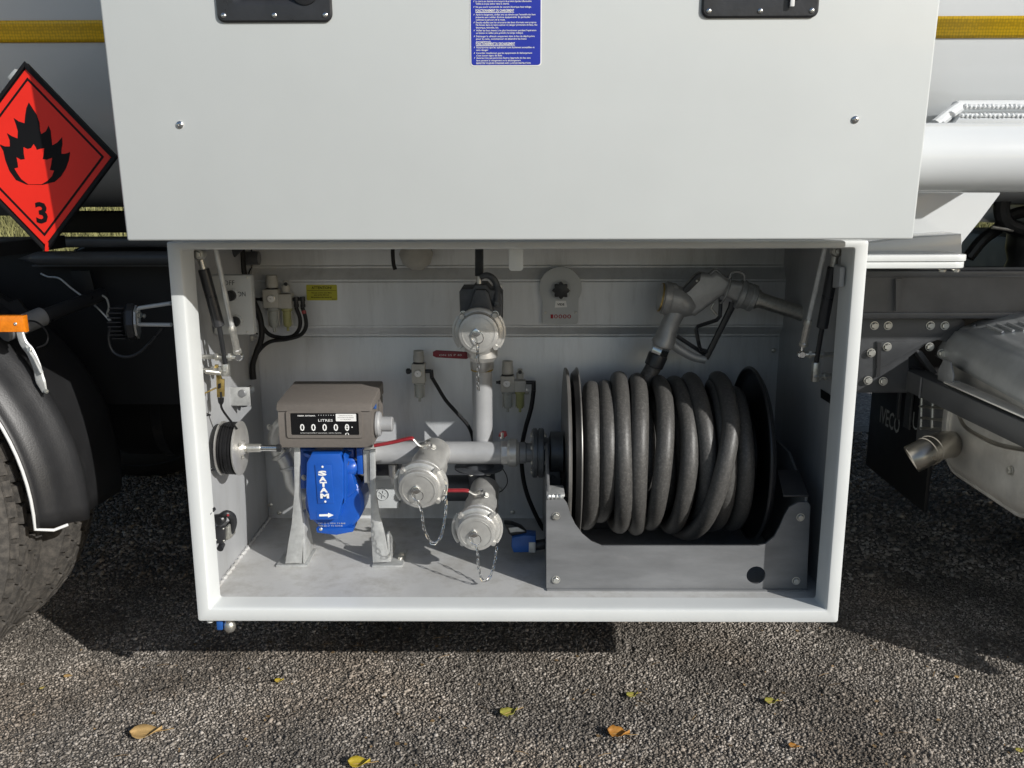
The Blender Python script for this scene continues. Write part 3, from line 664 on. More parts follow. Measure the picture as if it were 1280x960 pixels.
b = B(); sweep(b, mring(.010, -.001), .005, 8, closed=True); mk('seam_ring', b, M['muffler_steel'], MF)
b = B(); sweep(b, spline([V((-.004, -.060, zl+.03)), V((-.010, -.064, zl+.08)), V((-.011, -.064, zl+.2)), V((-.008, -.058, mzt-.05))], 5), .0045, 8); mk('pressed_rib', b, M['muffler_steel'], MF)
b = B(); tube(b, [V((-.011,)+mfy(x, y)) for x, y in ((1203, 516), (1212, 533), (1230, 545), (1255, 556), (1290, 563))], .005, 8); mk('weld_bead', b, M['pipe_warm'], MF)
# heat shield: domed hood over the top, rising from its lower edge
e0, e1 = mfy(1184, 446), mfy(1279, 497)
b = B(); rows = []; ny = 36; nr = 30
for i in range(nr+1):
    t = i/nr; row = []
    for k in range(ny+1):
        u = k/ny; y = .012-u*.47; base = e0[1]+(e1[1]-e0[1])*((y-e0[0])/(e1[0]-e0[0]))
        arch_ = (max(0, 1-(2*(u-.5))**8))**.5
        rise = (math.sin(t*PI/2)**.85)*(.055+.075*arch_)
        hump = sum(.0045*math.exp(-((t-q)/.022)**2) for q in (.33, .42, .74, .83))
        row.append(b.verts.new((-.026+.24*(1-math.cos(t*PI/2))*(.45+.55*arch_), y, base*(1-.0*t)+rise+hump)))
    rows.append(row)
for a, c_ in zip(rows, rows[1:]):
    for k in range(ny): b.faces.new((a[k], a[k+1], c_[k+1], c_[k]))
o = mk('heat_shield', b, M['shield_steel'], MF, ang=50); sm = o.modifiers.new('s', 'SOLIDIFY'); sm.thickness = .0018
def onshield(t, u): 
    a = rows and None
for i in range(5):
    b = B(); t = .50+.055*i; q = []
    for k in range(7):
        u = .22+.035*i+.16*k/6; y = .012-u*.47; base = e0[1]+(e1[1]-e0[1])*((y-e0[0])/(e1[0]-e0[0])); arch_ = (max(0, 1-(2*(u-.5))**8))**.5
        q.append(V((-.026+.24*(1-math.cos(t*PI/2))*(.45+.55*arch_), y, base+(math.sin(t*PI/2)**.85)*(.055+.075*arch_)+.002)))
    sweep(b, q, .0038, 6); mk('shield_louvre', b, M['shield_steel'], MF)
# clamp foot on the beam
BM = T('muffler_beam', 'black square steel beam reaching out from the chassis below the muffler shield', 'beam', (1.05, .2, .6))
p0, p1 = at(1133, 470, .528), at(1288, 541, .066); d = (p1-p0)
b = B(); h = V((0, 0, .035)); sx = V((.028, 0, 0))
def beam(b, p0, p1, hz_, hx_):
    q = [p+a*V((hx_, 0, 0))+c*V((0, 0, hz_)) for p in (p0, p1) for a, c in ((-1, -1), (1, -1), (1, 1), (-1, 1))]
    v = [b.verts.new(x) for x in q]
    for f in ((3, 2, 1, 0), (4, 5, 6, 7), (0, 1, 5, 4), (1, 2, 6, 5), (2, 3, 7, 6), (3, 0, 4, 7)): b.faces.new([v[i] for i in f])
    bmesh.ops.bevel(b, geom=list(b.edges), offset=.004, segments=2, profile=.5, affect='EDGES')
beam(b, p0, p1+d*.5, .0265, .026); mk('beam_tube', b, M['chassis_dark'], BM)
b = B(); prism(b, pp([(1144, 438), (1152, 438), (1172, 466), (1166, 470)], .48), (0, .03, 0), .002); mk('brace', b, M['chassis_dark'], BM)
b = B(); prism(b, pp([(1136, 440), (1150, 440), (1170, 469), (1135, 471)], .51), (0, .008, 0), .001); mk('gusset', b, M['chassis_black'], BM)
b = B(); tube(b, [p0+d*.24+V((-.027, 0, .026-.0525*t)) for t in (0, .5, 1)], .003, 6); mk('weld_bead', b, M['chassis_paint'], BM)
for t in (.36, 1.02):
    b = B(); c = p0+d*t+V((-.004, 0, .027)); e = d.normalized()
    prism(b, [c+e*(-.03), c+e*.03, c+e*.03+V((0, 0, .026)), c+e*.012+V((0, 0, .054)), c+e*(-.014)+V((0, 0, .054)), c+e*(-.03)+V((0, 0, .026))], (.004, 0, 0), .001); mk('clamp_ear', b, M['steel_grey'], BM)
b = B(); c = p0+d*.40+V((0, 0, .034)); c2 = p0+d*1.02+V((0, 0, .034)); beam(b, c, c2, .0022, .02); mk('clamp_strip', b, M['muffler_steel'], BM)
for t in (.46, .93): bolt(BM, p0+d*t+V((-.008, 0, .0305)), (0, 0, 1), .007)
bolt(MF, V((-.012,)+mfy(1270, 588)), (-1, 0, 0), .009)
bolt(MF, V((.03, -.06, mzt+.075)), (-.6, 0, .8), .006, M['flange_dark'])
EX = T('tailpipe', 'shiny steel exhaust tailpipe end pointing down beside the muffler', 'exhaust pipe', at(1160, 560, .36))
b = B(); pts = spline([at(1214, 556, .504), at(1195, 556, .432), at(1180, 556, .36), at(1164, 562, .324), at(1150, 569, .312), at(1139, 574.5, .314)], 6); R_ = sz(17.5, pts[-1])
sweep(b, pts, R_, 28); fs = [f for f in b.faces if len(f.verts) > 4]; bmesh.ops.delete(b, geom=fs, context='FACES_ONLY')
o = mk('pipe', b, M['pipe_warm'], EX, ang=60); sm = o.modifiers.new('s', 'SOLIDIFY'); sm.thickness = .002; sm.offset = -1
for q in (18, 20):
    b = B(); torus(b, pts[q], pts[q+1]-pts[q-1], R_, .0022, 28, 6); mk('bead', b, M['pipe_warm'], EX)

# mudflap with lettering, far side behind the exhaust
FP = T('lettered_mudflap', 'black rubber mudflap with white lettering hanging behind the exhaust tailpipe', 'mudflap', (1.15, .9, .4))
fx = 1.16; A0, A1 = onx(1089, 497, fx), onx(1150, 600, fx)
ya_, yb_ = A0.y, onx(1146, 520, fx).y
b = B(); bx(b, fx, fx+.012, yb_-.1, ya_, .26, .75, .002); mk('flap', b, M['black_plastic'], FP)
b = B(); L0 = onx(1099.5, 527, fx-.0015); L1 = onx(1124, 537.5, fx-.0015)
txt(b, 'IVECO', L0, .052, x=(0, -1, 0), up=(0, 0, 1), align='LEFT', wid=abs(L1.y-L0.y), bold=.012); mk('lettering', b, M['plate_grey'], FP, flat=True)
b = B(); L0 = onx(1134, 531, fx-.0015); txt(b, 'LU', L0, .05, x=(0, -1, 0), up=(0, 0, 1), align='LEFT', bold=-.005); mk('lettering', b, M['plate_grey'], FP, flat=True)
b = B(); bx(b, fx-.02, fx, yb_-.1, ya_-.1, .60, .62); bx(b, fx-.012, fx-.004, yb_+.02, yb_+.06, .47, .62, .002); bx(b, fx-.014, fx-.004, yb_+.10, yb_+.115, .48, .62, .002); mk('hanger', b, M['flange_dark'], FP)
GR = T('wire_guard', 'grey wire mesh guard between mudflap and muffler', 'guard', (1.2, .7, .5))
gx = 1.10
for i, (xa, ya__, xb, yb__) in enumerate(((1150, 508, 1178, 510), (1150, 522, 1178, 525), (1150, 535, 1178, 537))):
    b = B(); cyl(b, onx(xa, ya__, gx), onx(xb, yb__, gx), .004, seg=8); mk('wire', b, M['zinc'], GR)
for xa in (1152, 1166): 
    b = B(); cyl(b, onx(xa, 497, gx), onx(xa-1, 537, gx), .004, seg=8); mk('wire', b, M['zinc'], GR)
b = B(); bx(b, gx+.02, gx+.03, onx(1180, 515, gx+.02).y, onx(1148, 515, gx+.02).y, .47, .66, .002); mk('back_sheet', b, M['steel_grey'], GR)

# dark hoses and cylinder on the far right, over the chassis
HB = T('air_bellows', 'black rubber hose bundle standing behind the white tank support at the right edge', 'hose bundle', at(1260, 300, .72))
b = B(); lathe(b, at(1276, 352, .744), (0, 0, 1), [(0, 0), (.045, 0), (.048, .03), (.04, .06), (.048, .09), (.048, .13), (.04, .15), (0, .16)], 24); mk('bellows', b, M['black_plastic'], HB)
b = B(); tube(b, [at(x, y, .72) for x, y in ((1210, 322), (1228, 300), (1248, 285), (1262, 270), (1290, 262))], .016, 10); mk('hose', b, M['black_plastic'], HB)
b = B(); tube(b, [at(x, y, .66) for x, y in ((1258, 240), (1252, 262), (1262, 282), (1300, 292))], .020, 10); mk('hose', b, M['black_plastic'], HB)
b = B(); cyl(b, at(1240, 284, .648), at(1266, 288, .648), .005, seg=10); mk('clamp', b, M['zinc'], HB)

# ------------------------------------------------------------------ cabinet
ZB, ZT, XW, FZ, YB = .27, 1.071, .68, .30, .535
CB = T('equipment_cabinet', 'open white and grey steel equipment cabinet under the raised lid', 'cabinet', (0, .2, ZB))
loops = [(0, 0, 0, .10), (0, 0, 0, .005), (.0015, .0015, .0015, .0015), (.005, .005, .004, 0), (.0225, .0245, .010, 0), (.0255, .0275, .013, .001), (.0275, .0292, .015, .0035), (.0288, .0302, .016, .010), (.0315, .0304, .017, .026), (.0328, .0306, .0175, .05), (.0328, .0306, .018, .056)]
b = B(); rings = []
for ls, bs, ts, y in loops:
    x0, x1, z0, z1 = -XW+ls, XW-ls, ZB+bs, ZT-ts; rc = .009 if ls > .04 else .006
    rings.append([b.verts.new((p.x, y, p.z)) for p in rrect(x0, x1, z0, z1, rc if ls > .03 else .005, n=4)])
for a, c_ in zip(rings, rings[1:]):
    n = len(a)
    for k in range(n): b.faces.new((a[k], a[(k+1) % n], c_[(k+1) % n], c_[k]))
mk('front_frame', b, M['white_frame'], CB, ang=28)
t = .004
for s in (-1, 1):
    b = B(); x = s*XW; bx(b, min(x, x-s*t), max(x, x-s*t), .10, YB+.03, ZB, ZT); mk('outer_side', b, M['white_frame'], CB)
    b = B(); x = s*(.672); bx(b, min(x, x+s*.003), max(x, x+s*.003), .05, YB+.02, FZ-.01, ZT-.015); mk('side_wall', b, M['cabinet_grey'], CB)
b = B(); bx(b, -.672, .672, .054, YB+.02, FZ-.006, FZ); mk('floor_pan', b, M['cabinet_floor'], CB)
b = B(); bx(b, -.676, .676, .10, YB+.03, ZB+.001, ZB+.006); mk('underside', b, M['chassis_black'], CB)
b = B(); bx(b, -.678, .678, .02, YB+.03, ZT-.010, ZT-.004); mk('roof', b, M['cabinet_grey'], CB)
# back wall with swaged bands
zz = lambda y, Y: at(640, y, Y).z
prof = [(ZT-.012, YB), (zz(333, YB), YB), (zz(351, YB-.025), YB-.027), (zz(408, YB-.027), YB-.027), (zz(419, YB), YB), (FZ-.004, YB), (FZ-.004, YB+.004), (ZT-.012, YB+.004)]
b = B(); prism(b, [V((-.672, y, z)) for z, y in prof], (1.344, 0, 0)); bmesh.ops.bevel(b, geom=[e for e in b.edges if abs(e.verts[0].co.x-e.verts[1].co.x) > 1 and e.verts[0].co.y < YB+.002 and e.verts[0].co.z < ZT-.02], offset=.004, segments=2, affect='EDGES')
mk('back_wall', b, M['cabinet_back'], CB, ang=20)
b = B(); pq = [V((-.668, YB-.0035, FZ+.012)), V((at(972, 470, YB).x, YB-.0035, FZ+.012)), V((at(972, 470, YB).x, YB-.0035, zz(421, YB))), V((-.668, YB-.0035, zz(421, YB)))]
prism(b, pq, (0, .003, 0), .0008); mk('lower_panel', b, M['cabinet_back'], CB)
for px, py in ((975-8, 438), (338, 631), (349, 641), (641, 640), (625, 612)): screw(CB, at(px, py, YB-.0036), (0, -1, 0), .006)
b = B(); n = 60; sweep(b, [V((-.668+.002*math.sin(i*2.1), .058+.465*i/n, FZ+.002)) for i in range(n+1)], [.0045+.0016*math.sin(i*1.7) for i in range(n+1)], 6); mk('weld_bead', b, M['cabinet_floor'], CB)
b = B(); tz = zz(313, .05); prism(b, [p for p in rrect(at(636, 320, .06).x, at(654, 320, .06).x, at(645, 338, .06).z, ZT-.012, .007, .048)], (0, .004, 0), .001); mk('latch_tab', b, M['white_frame'], CB)
b = B(); lathe(b, (-.66, .02, ZB-.002), (0, 0, -1), [(0, 0), (.008, 0), (.007, .008), (0, .009)], 12); mk('drip_stud', b, M['white_frame'], CB)
b = B(); prism(b, [V((.6465, .06, zc(0, 0, 0)*0+at(1062, 330, .06).z)), V((.6465, .022, at(1062, 332, .06).z)), V((.6465, .022, at(1062, 356, .06).z)), V((.6465, .06, at(1062, 360, .06).z))], (-.012, 0, 0), .004); mk('hinge_block', b, M['cabinet_grey'], CB)
# drain cock
DV = T('drain_cock', 'small metal drain cock with blue lever under the lower left cabinet edge', 'drain valve', at(287, 780, .06))
c = at(287, 778, .02); c.z = ZB
b = B(); cyl(b, c, c-V((0, 0, .014)), .0095, seg=14); lathe(b, c-V((0, 0, .008)), (0, 0, -1), [(0, 0), (.009, .001), (.0125, .007), (.0125, .017), (.009, .023), (0, .023)], 16); mk('body', b, M['zinc'], DV)
b = B(); bx(b, c.x-.026, c.x-.0135, c.y-.008, c.y+.004, c.z-.026, c.z-.004, .0015); mk('lever', b, M['blue_plastic'], DV)

# ------------------------------------------------------------------ lid (raised)
LP = V((.0045, -.155, 1.0815)); TILT = math.radians(2.9)
LD = T('cabinet_lid', 'large white raised cabinet lid with two black handles above the opening', 'lid', LP)
LD.rotation_euler = (TILT, 0, 0); OFF[LD] = V((0, 0, 0))
def lid(px, py, d=0):                      # photograph pixel on the lid face -> lid coordinates
    z = .3
    for _ in range(8):
        p = at(px, py, LP.y-math.sin(TILT)*z-d*math.cos(TILT)); z = (p.z-LP.z)/math.cos(TILT)
    return V((p.x-LP.x, -d, z))
LW = .693; LH = .80
b = B(); bx(b, -LW, LW, 0, .105, 0, LH, .004, 3); mk('panel', b, M['white_paint'], LD)
b = B(); bx(b, -LW+.03, LW-.03, .105, .111, .03, LH-.03, .002); mk('inner_sheet', b, M['white_paint'], LD)
for px, py in ((225, 156), (1069, 149.5)): screw(LD, lid(px, py, 0), (0, -1, 0), .0062, M['chrome'])
def handle(xa, xb, yb, lab, flip):
    p0, p1 = lid(xa, yb), lid(xb, yb); hgt = .112; x0, x1, z0 = p0.x, p1.x, p0.z; z1 = z0+hgt
    b = B(); rs = []
    for ins, y, r in ((0, 0, .014), (0, -.003, .012), (.003, -.006, .010), (.026, -.006, .008), (.029, -.0055, .010), (.034, -.0015, .012), (.06, -.001, .012)):
        rs.append([b.verts.new(p) for p in rrect(x0+ins, x1-ins, z0+min(ins, .045), z1-min(ins, .045), r, y)])
    for a, c_ in zip(rs, rs[1:]):
        n = len(a)
        for k in range(n): b.faces.new((a[k], a[(k+1) % n], c_[(k+1) % n], c_[k]))
    b.faces.new(rs[-1]); o = mk('handle_pan', b, M['black_satin'], LD, label=lab)
    for t in (.06, .5, .94): screw(o, V((x0+(x1-x0)*t, -.006, z0+.0105)), (0, -1, 0), .0042, M['chrome'], 'rivet')
    cx = x0+(x1-x0)*(.72 if flip else .72); b = B()
    lathe(b, V((cx+.01, -.0012, z0+.048)), (0, -1, 0), [(.024, 0), (.022, .007), (.012, .009), (0, .009)], 28); mk('lock_boss', b, M['black_plastic'], o)
    b = B(); bx(b, x0+.034, x1-.075, -.010, -.003, z0+.040, z0+.092, .004); mk('paddle', b, M['black_satin'], o)
    if flip:
        b = B(); bx(b, cx+.004, cx+.011, -.014, -.0105, z0+.016, z0+.05, .001); mk('lock_tag', b, M['print_white'], o)
    return o
handle(273, 416.5, 28.5, 'black recessed handle tray at upper left of the lid', False)
handle(876, 1021.5, 23, 'black recessed handle tray with silver lock tag at upper right of the lid', True)
# instruction sticker
IS = T('instruction_sticker', 'blue instruction sticker with white printed lines on the upper middle of the lid', 'sticker', LP)
IS.rotation_euler = (TILT, 0, 0); OFF[IS] = V((0, 0, 0))
a0, a1 = lid(589.5, 81.5, .001), lid(675.5, 80.5, .001); sh = .19
b = B(); prism(b, rrect(a0.x-.0018, a1.x+.0018, a0.z-.0018, a0.z+sh+.0018, .006, -.0004), (0, .0003, 0)); mk('border', b, M['print_white'], IS)
b = B(); prism(b, rrect(a0.x, a1.x, a0.z, a0.z+sh, .0045, -.0008), (0, .0003, 0)); mk('sheet', b, M['sign_blue'], IS)
lines = [(1.5, 'La citerne est destinée à le transport de produits liquides inflammables'), (4.6, 'Veillez à ne pas entrer dans la citerne.'), (8.6, 'Ne pas ouvrir à proximité de courant électrique haut voltage.'),
 (18.2, 'Après le chargement, vérifier avec ses témoins que l\'ensemble des lieux'), (21.4, 'présente sans oublier d\'autres équipements. En particulier'), (24.6, 'maîtrisez le parcours de la route.'),
 (28, 'Ensuite vérifiez que les structures des lieux d\'arrivée sont propres'), (31.1, 'Ne fumez dans un rayon autour un danger provenant de feux, feu'), (34.4, 'électrique, étincelle, etc.'),
 (38, 'Veiller les feux vivants à ne plus fonctionner pendant l\'opération'), (41.1, 'au besoin et veiller plus prendre le temps indiqué.'), (45.3, 'Décharger le véhicule uniquement dans le lieu de dépôt prévu'), (48.5, 'pour la cuve, commencer et attendre les bons'), (51.8, 'accouplements'),
 (59.2, 'Assurez-vous que les opérations sont facilement accessibles et'), (62.4, 'sans danger'), (66.2, 'Contrôler visuellement que les équipements de déchargement'), (69.3, 'n\'ont aucun signe de fuite'), (72.3, 'Assurez-vous que personne d\'autre s\'approche du lieu sans'), (75.5, 'être pendant le chargement ou le déchargement'), (79, 'RESPECTER TOUJOURS CONSIGNES AVEC LA FICHE D\'INSTRUCTION')]
wid = {1.5: 68, 4.6: 41, 8.6: 68, 18.2: 73, 21.4: 67, 24.6: 36, 28: 74, 31.1: 75, 34.4: 28, 38: 74, 41.1: 58, 45.3: 72, 48.5: 62, 51.8: 18, 59.2: 72, 62.4: 15, 66.2: 69, 69.3: 32, 72.3: 67, 75.5: 55, 79: 67}
it = []
for y, s in lines:
    p = lid(594.5+y*.012, y+1.1, .0012); it.append(((s, p, .0026), dict(align='LEFT', wid=sz(wid[y], V((0, -.15, 1.4))), bold=.012)))
o = mktxt('lettering', IS, M['print_white'], it); o['kind'] = 'stuff'
it = []
for y, s, wd in ((13.5, 'FONCTIONNEMENT DU CHARGEMENT', 47), (55, 'FONCTIONNEMENT DU DECHARGEMENT', 48)):
    p = lid(594.3+y*.012, y+1.4, .0012); it.append(((s, p, .0040), dict(align='LEFT', wid=sz(wd, V((0, -.15, 1.4))), bold=.02)))
o = mktxt('heading', IS, M['print_white'], it); o['kind'] = 'stuff'
b = B()
for y, wd in ((13.5, 47), (55, 48)):
    p = lid(594.3+y*.012, y+2.6, .0012); w_ = sz(wd, V((0, -.15, 1.4))); b.faces.new([b.verts.new(p+V(v)) for v in ((0, 0, 0), (w_, 0, 0), (w_, 0, .0006), (0, 0, .001))])
for y in (1.5, 8.6, 18.2, 28, 38, 45.3, 59.2, 66.2, 72.3):
    p = lid(591.6+y*.012, y+.9, .0012); b.faces.new([b.verts.new(p+V(v)) for v in ((0, 0, 0), (.0008, 0, 0), (.0018, 0, .0022), (.001, 0, .0022))])
mk('rule_and_tick', b, M['print_white'], IS, flat=True)
# ================================================================== equipment inside the cabinet
# ---- hose reel
RX0, RX1, RY, RZ, RR = .134, .556, .335, at(690, 566, .335).z, .206
HR = T('hose_reel', 'grey steel hose reel carrying the coiled black hose in the right half of the cabinet', 'hose reel', (.32, RY, FZ))
def disc(x, s, edge):
    b = B(); lathe(b, (x, RY, RZ), (s, 0, 0), [(0, .002), (.06, .002), (.064, 0), (RR-.02, 0), (RR-.012, -.002), (RR-.004, -.010), (RR, -.010), (RR, -.007), (RR-.005, -.004), (RR-.012, .003), (.05, .005), (0, .005)], 72)
    o = mk('flange_disc', b, M[edge], HR, ang=40); return o
disc(RX0, -1, 'reel_flange'); disc(RX1+.012, 1, 'reel_flange')
b = B(); torus(b, (RX0+.009, RY, RZ), (1, 0, 0), RR-.001, .0022, 72, 8); mk('flange_rim', b, M['reel_flange_edge'], HR, label='worn pale rim of the left reel disc')
b = B(); torus(b, (RX1+.002, RY, RZ), (1, 0, 0), RR-.001, .0045, 72, 8); mk('flange_rim', b, M['reel_flange'], HR)
b = B(); lathe(b, (RX0-.012, RY, RZ), (-1, 0, 0), [(0, 0), (RR-.006, 0), (RR, .004), (RR, .008), (0, .009)], 72); mk('flange_disc', b, M['reel_flange_edge'], HR, label='outer left reel disc with pale edge')
b = B(); cyl(b, (RX0, RY, RZ), (RX1, RY, RZ), .09, seg=40); mk('drum', b, M['chassis_black'], HR)
# frame
def fpt(px, py): return at(px, py, .095)
yb = at(850, 738, .095); fz = FZ
out = [(683, 738.5), (683, 622), (703, 622), (709, 630), (713, 643), (719, 656), (728, 668), (739, 677), (752, 682.5), (947, 682.5), (957, 680), (968, 671), (975, 658), (981, 644), (987, 634), (998, 628), (1010, 628), (1013, 632), (1008, 738.5)]
fr = [fpt(*q) for q in out]
for q in fr:
    if abs(q.z-yb.z) < .012: q.z = fz+.002
hc = fpt(945, 719); hr = sz(11.8, hc)
b = B(); vs = [b.verts.new(q) for q in fr]; es = [b.edges.new((vs[i], vs[(i+1) % len(vs)])) for i in range(len(vs))]
hv = [b.verts.new(hc+V((hr*math.cos(a), 0, hr*math.sin(a)))) for a in [2*PI*k/28 for k in range(28)]]
es += [b.edges.new((hv[i], hv[(i+1) % 28])) for i in range(28)]
bmesh.ops.triangle_fill(b, edges=es, use_beauty=True)
for f in list(b.faces):
    c_ = f.calc_center_median()
    if (c_-hc).length < hr*.8: b.faces.remove(f)
r = bmesh.ops.extrude_face_region(b, geom=list(b.faces)); bmesh.ops.translate(b, verts=[g_ for g_ in r['geom'] if isinstance(g_, bmesh.types.BMVert)], vec=(0, .006, 0))
mk('front_plate', b, M['steel_grey'], HR, flat=True)
b = B(); bx(b, fr[0].x+.001, fr[-1].x, .088, .12, FZ, FZ+.004); mk('foot_strip', b, M['steel_grey'], HR)
for px, py in ((695, 645), (695, 724.5), (1000.5, 646.5), (995, 726)): bolt(HR, fpt(px, py)-V((0, .0003, 0)), (0, -1, 0), sz(4.2, fpt(px, py)), M['zinc'])
xl = fr[0].x; zt0 = fpt(690, 622).z; xr = fpt(1011, 628).x
b = B(); prism(b, [V((xl+.001, .101, FZ)), V((xl+.001, .101, zt0)), V((xl+.001, .24, RZ+.03)), V((xl+.001, .40, RZ+.03)), V((xl+.001, .51, zt0)), V((xl+.001, .51, FZ))], (.006, 0, 0), .001); mk('side_plate', b, M['steel_grey'], HR)
b = B(); prism(b, [V((xr-.007, .101, FZ)), V((xr-.007, .101, zt0)), V((xr-.007, .24, RZ+.03)), V((xr-.007, .40, RZ+.03)), V((xr-.007, .51, zt0)), V((xr-.007, .51, FZ))], (.006, 0, 0), .001); mk('side_plate', b, M['steel_grey'], HR)
b = B(); prism(b, [V((xr-.055, .098, zt0+.0005)), V((xr, .098, zt0+.0005)), V((xr-.002, .17, zt0+.035)), V((xr-.05, .17, zt0+.035))], (0, .0, .004), .001); mk('top_flange', b, M['reel_flange'], HR)
b = B(); bx(b, xl-.001, fpt(706, 622).x, .097, .16, zt0+.0006, zt0+.006, .001); mk('top_flange', b, M['galvanised'], HR, label='bright welded tab on the left post')
b = B(); n = 14; sweep(b, [fpt(684+1.5*i, 620.5+.7*math.sin(i*2.2)) + V((0, -.001, 0)) for i in range(n)], [.0045+.0012*math.sin(i*1.9) for i in range(n)], 6); mk('weld_bead', b, M['galvanised'], HR)
b = B(); bx(b, xl+.02, xr-.02, .46, .50, FZ, FZ+.10, .002); mk('rear_beam', b, M['steel_grey'], HR)
# swivel and bearing on the left end
def ax(px, py, Y=RY): return at(px, py, Y)
b = B(); xa, xb = ax(665, 566).x, ax(681, 566).x; rf = sz(31, ax(690, 566))
lathe(b, (xa, RY, RZ), (1, 0, 0), [(0, 0), (rf-.003, 0), (rf, .003), (rf, .011), (rf-.004, .0125), (rf-.004, .015), (rf, .0165), (rf, .026), (rf-.003, .029), (0, .029)], 40); mk('swivel_flange', b, M['flange_dark'], HR)
b = B(); lathe(b, (xa+.029, RY, RZ), (1, 0, 0), [(0, 0), (rf*.62, 0), (rf*.62, .012), (rf*.86, .016), (rf*.86, .044), (rf*.5, .05), (0, .05)], 36); mk('bearing_housing', b, M['flange_dark'], HR)
for k in range(8):
    a = 2*PI*(k+.3)/8; bolt(HR, V((xa+.0005, RY+rf*.78*math.cos(a), RZ+rf*.78*math.sin(a))), (-1, 0, 0), .0052, M['zinc'])
for k in range(8):
    a = 2*PI*(k+.3)/8; bolt(HR, V((xa+.029, RY+rf*.80*math.cos(a), RZ+rf*.80*math.sin(a))), (1, 0, 0), .0045, M['zinc'])
b = B(); prism(b, pp([(682, 590), (700, 590), (703, 618), (684, 622)], RY-.05), (0, .09, 0), .003); mk('bearing_pedestal', b, M['flange_dark'], HR)
bolt(HR, at(692, 612, RY-.055), (0, -1, .4), .008); bolt(HR, at(692, 597, RY-.052), (0, -1, 0), .006, M['flange_dark'])
b = B(); n = 26
for k in range(n):
    a = math.radians(-70+140*k/n)-PI/2; p = V((RX0-.024, RY+.178*math.cos(a)*1.0, RZ+.178*math.sin(a))); bx(b, p.x-.004, p.x+.004, p.y-.004, p.y+.004, p.z-.006, p.z+.006, .0015)
mk('drive_chain', b, M['chassis_black'], HR, kind='stuff')

# ---- hose: one continuous black hose, an inner layer and an outer layer of uneven turns
HD = .0203
def hosepath():
    pts = []; seg = 40
    xs_in = [.158+i*.0412 for i in range(10)]
    for i, x in enumerate(xs_in[:9]):
        for k in range(seg):
            a = 2*PI*k/seg; f = k/seg; pts.append(V((x+.0412*f, RY+.118*math.cos(a), RZ+.118*math.sin(a))))
    # climb to the outer layer at the right and come back leftwards
    X = [.530, .492, .446, .396, .352, .302, .262, .214, .186, .160]
    R_ = [.160, .166, .176, .162, .175, .168, .179, .166, .146, .170]; W_ = [.3, .35, .9, .7, .5, .8, .5, .9, .6, .1]
    for i in range(len(X)-1):
        for k in range(seg):
            f = k/seg; a = 2*PI*f
            g_ = lambda q: q*q*(3-2*q)
            s_ = .42*g_(f/.3) if f < .3 else (.58+.42*g_((f-.7)/.3) if f > .7 else .42+.16*(f-.3)/.4)
            wob = .010*math.sin(a+i*1.7)*W_[i]+.004*math.sin(2*a+i*.9)
            rr_ = R_[i]+(R_[i+1]-R_[i])*f+.0045*math.sin(2*a+i*2.1)
            if i == 0: rr_ = .122+(rr_-.122)*min(1, f*2.2)
            pts.append(V((X[i]+(X[i+1]-X[i])*s_+wob, RY+rr_*math.cos(a), RZ+rr_*math.sin(a))))
    return pts
HO = T('coiled_hose', 'thick dusty black rubber hose wound in uneven turns on the reel', 'hose', (.32, RY, RZ))
hp = hosepath()
b = B(); sweep(b, hp, HD, 14); mk('hose_coil', b, M['hose_rubber'], HO, ang=60)
# last loose turn lying diagonally over the others, then up to the nozzle
dg = []
for k in range(0, 41):
    f = k/40; a = math.radians(60)-math.radians(250)*f        # over the top, down the front, underneath
    aa = math.radians(82)+math.radians(230)*f                   # measured from +Y through +Z to the front
    x = .478-.012*f if f < .28 else .4746-.085*((f-.28)/.5 if f < .78 else 1)+.02*max(0, f-.78)
    r_ = .178+.020*math.sin(PI*min(1, f*1.15))
    dg.append(V((x, RY+r_*math.cos(aa), RZ+r_*math.sin(aa))))
b = B(); sweep(b, spline(dg, 3), HD, 14); mk('loose_turn', b, M['hose_rubber'], HO, ang=60)
lead = [at(820, 452, .37), at(815, 462, .37), at(806, 478, .365), V((.31, RY+.06, RZ+.135)), V((.33, RY+.10, RZ+.06))]
b = B(); sweep(b, spline(lead, 8), HD*.95, 14); mk('hose_lead', b, M['hose_rubber'], HO, ang=60)

# ---- fuel nozzle
NZ = T('fuel_nozzle', 'grey metal fuel nozzle with silver spout lying above the hose reel', 'fuel nozzle', at(880, 400, .24)); NY = .37
def nz(px, py, d=0): return at(px, py, NY-d)
k = sz(1, nz(880, 390))
mat('cast_nozzle', (.40, .40, .395), .42, .35, var=.14, vs=40, bump=.0004, bs=300, rv=.1)
sil = [(165, 245), (195, 172), (232, 175), (268, 222), (330, 132), (378, 103), (440, 112), (470, 88), (530, 122), (562, 152), (640, 166), (700, 172), (728, 212), (712, 288), (640, 303), (590, 282), (512, 248), (470, 278), (402, 330), (345, 372), (270, 358), (195, 332), (162, 292)]
b = B(); prism(b, [nz(800+x_/4.923, 320+y_/4.923, .021) for x_, y_ in sil], (0, .046, 0)); bmesh.ops.bevel(b, geom=[e for e in b.edges if abs((e.verts[0].co-e.verts[1].co).y) < .02], offset=.011, segments=3, profile=.5, affect='EDGES', clamp_overlap=True)
mk('body', b, M['cast_nozzle'], NZ, ang=40)
b = B(); sweep(b, spline([nz(835, 372.5), nz(846, 376), nz(858, 381), nz(872, 384)], 4), [q*k for q in (18.5, 18.5, 16, 9)], 22); mk('poppet_housing', b, M['cast_nozzle'], NZ, ang=50)
b = B(); torus(b, nz(906, 362), (nz(1010, 395)-nz(945, 374)), 17.5*k, 1.3*k, 28, 6); mk('seam_ring', b, M['cast_nozzle'], NZ)
d0 = (nz(829, 372)-nz(840, 374)).normalized()
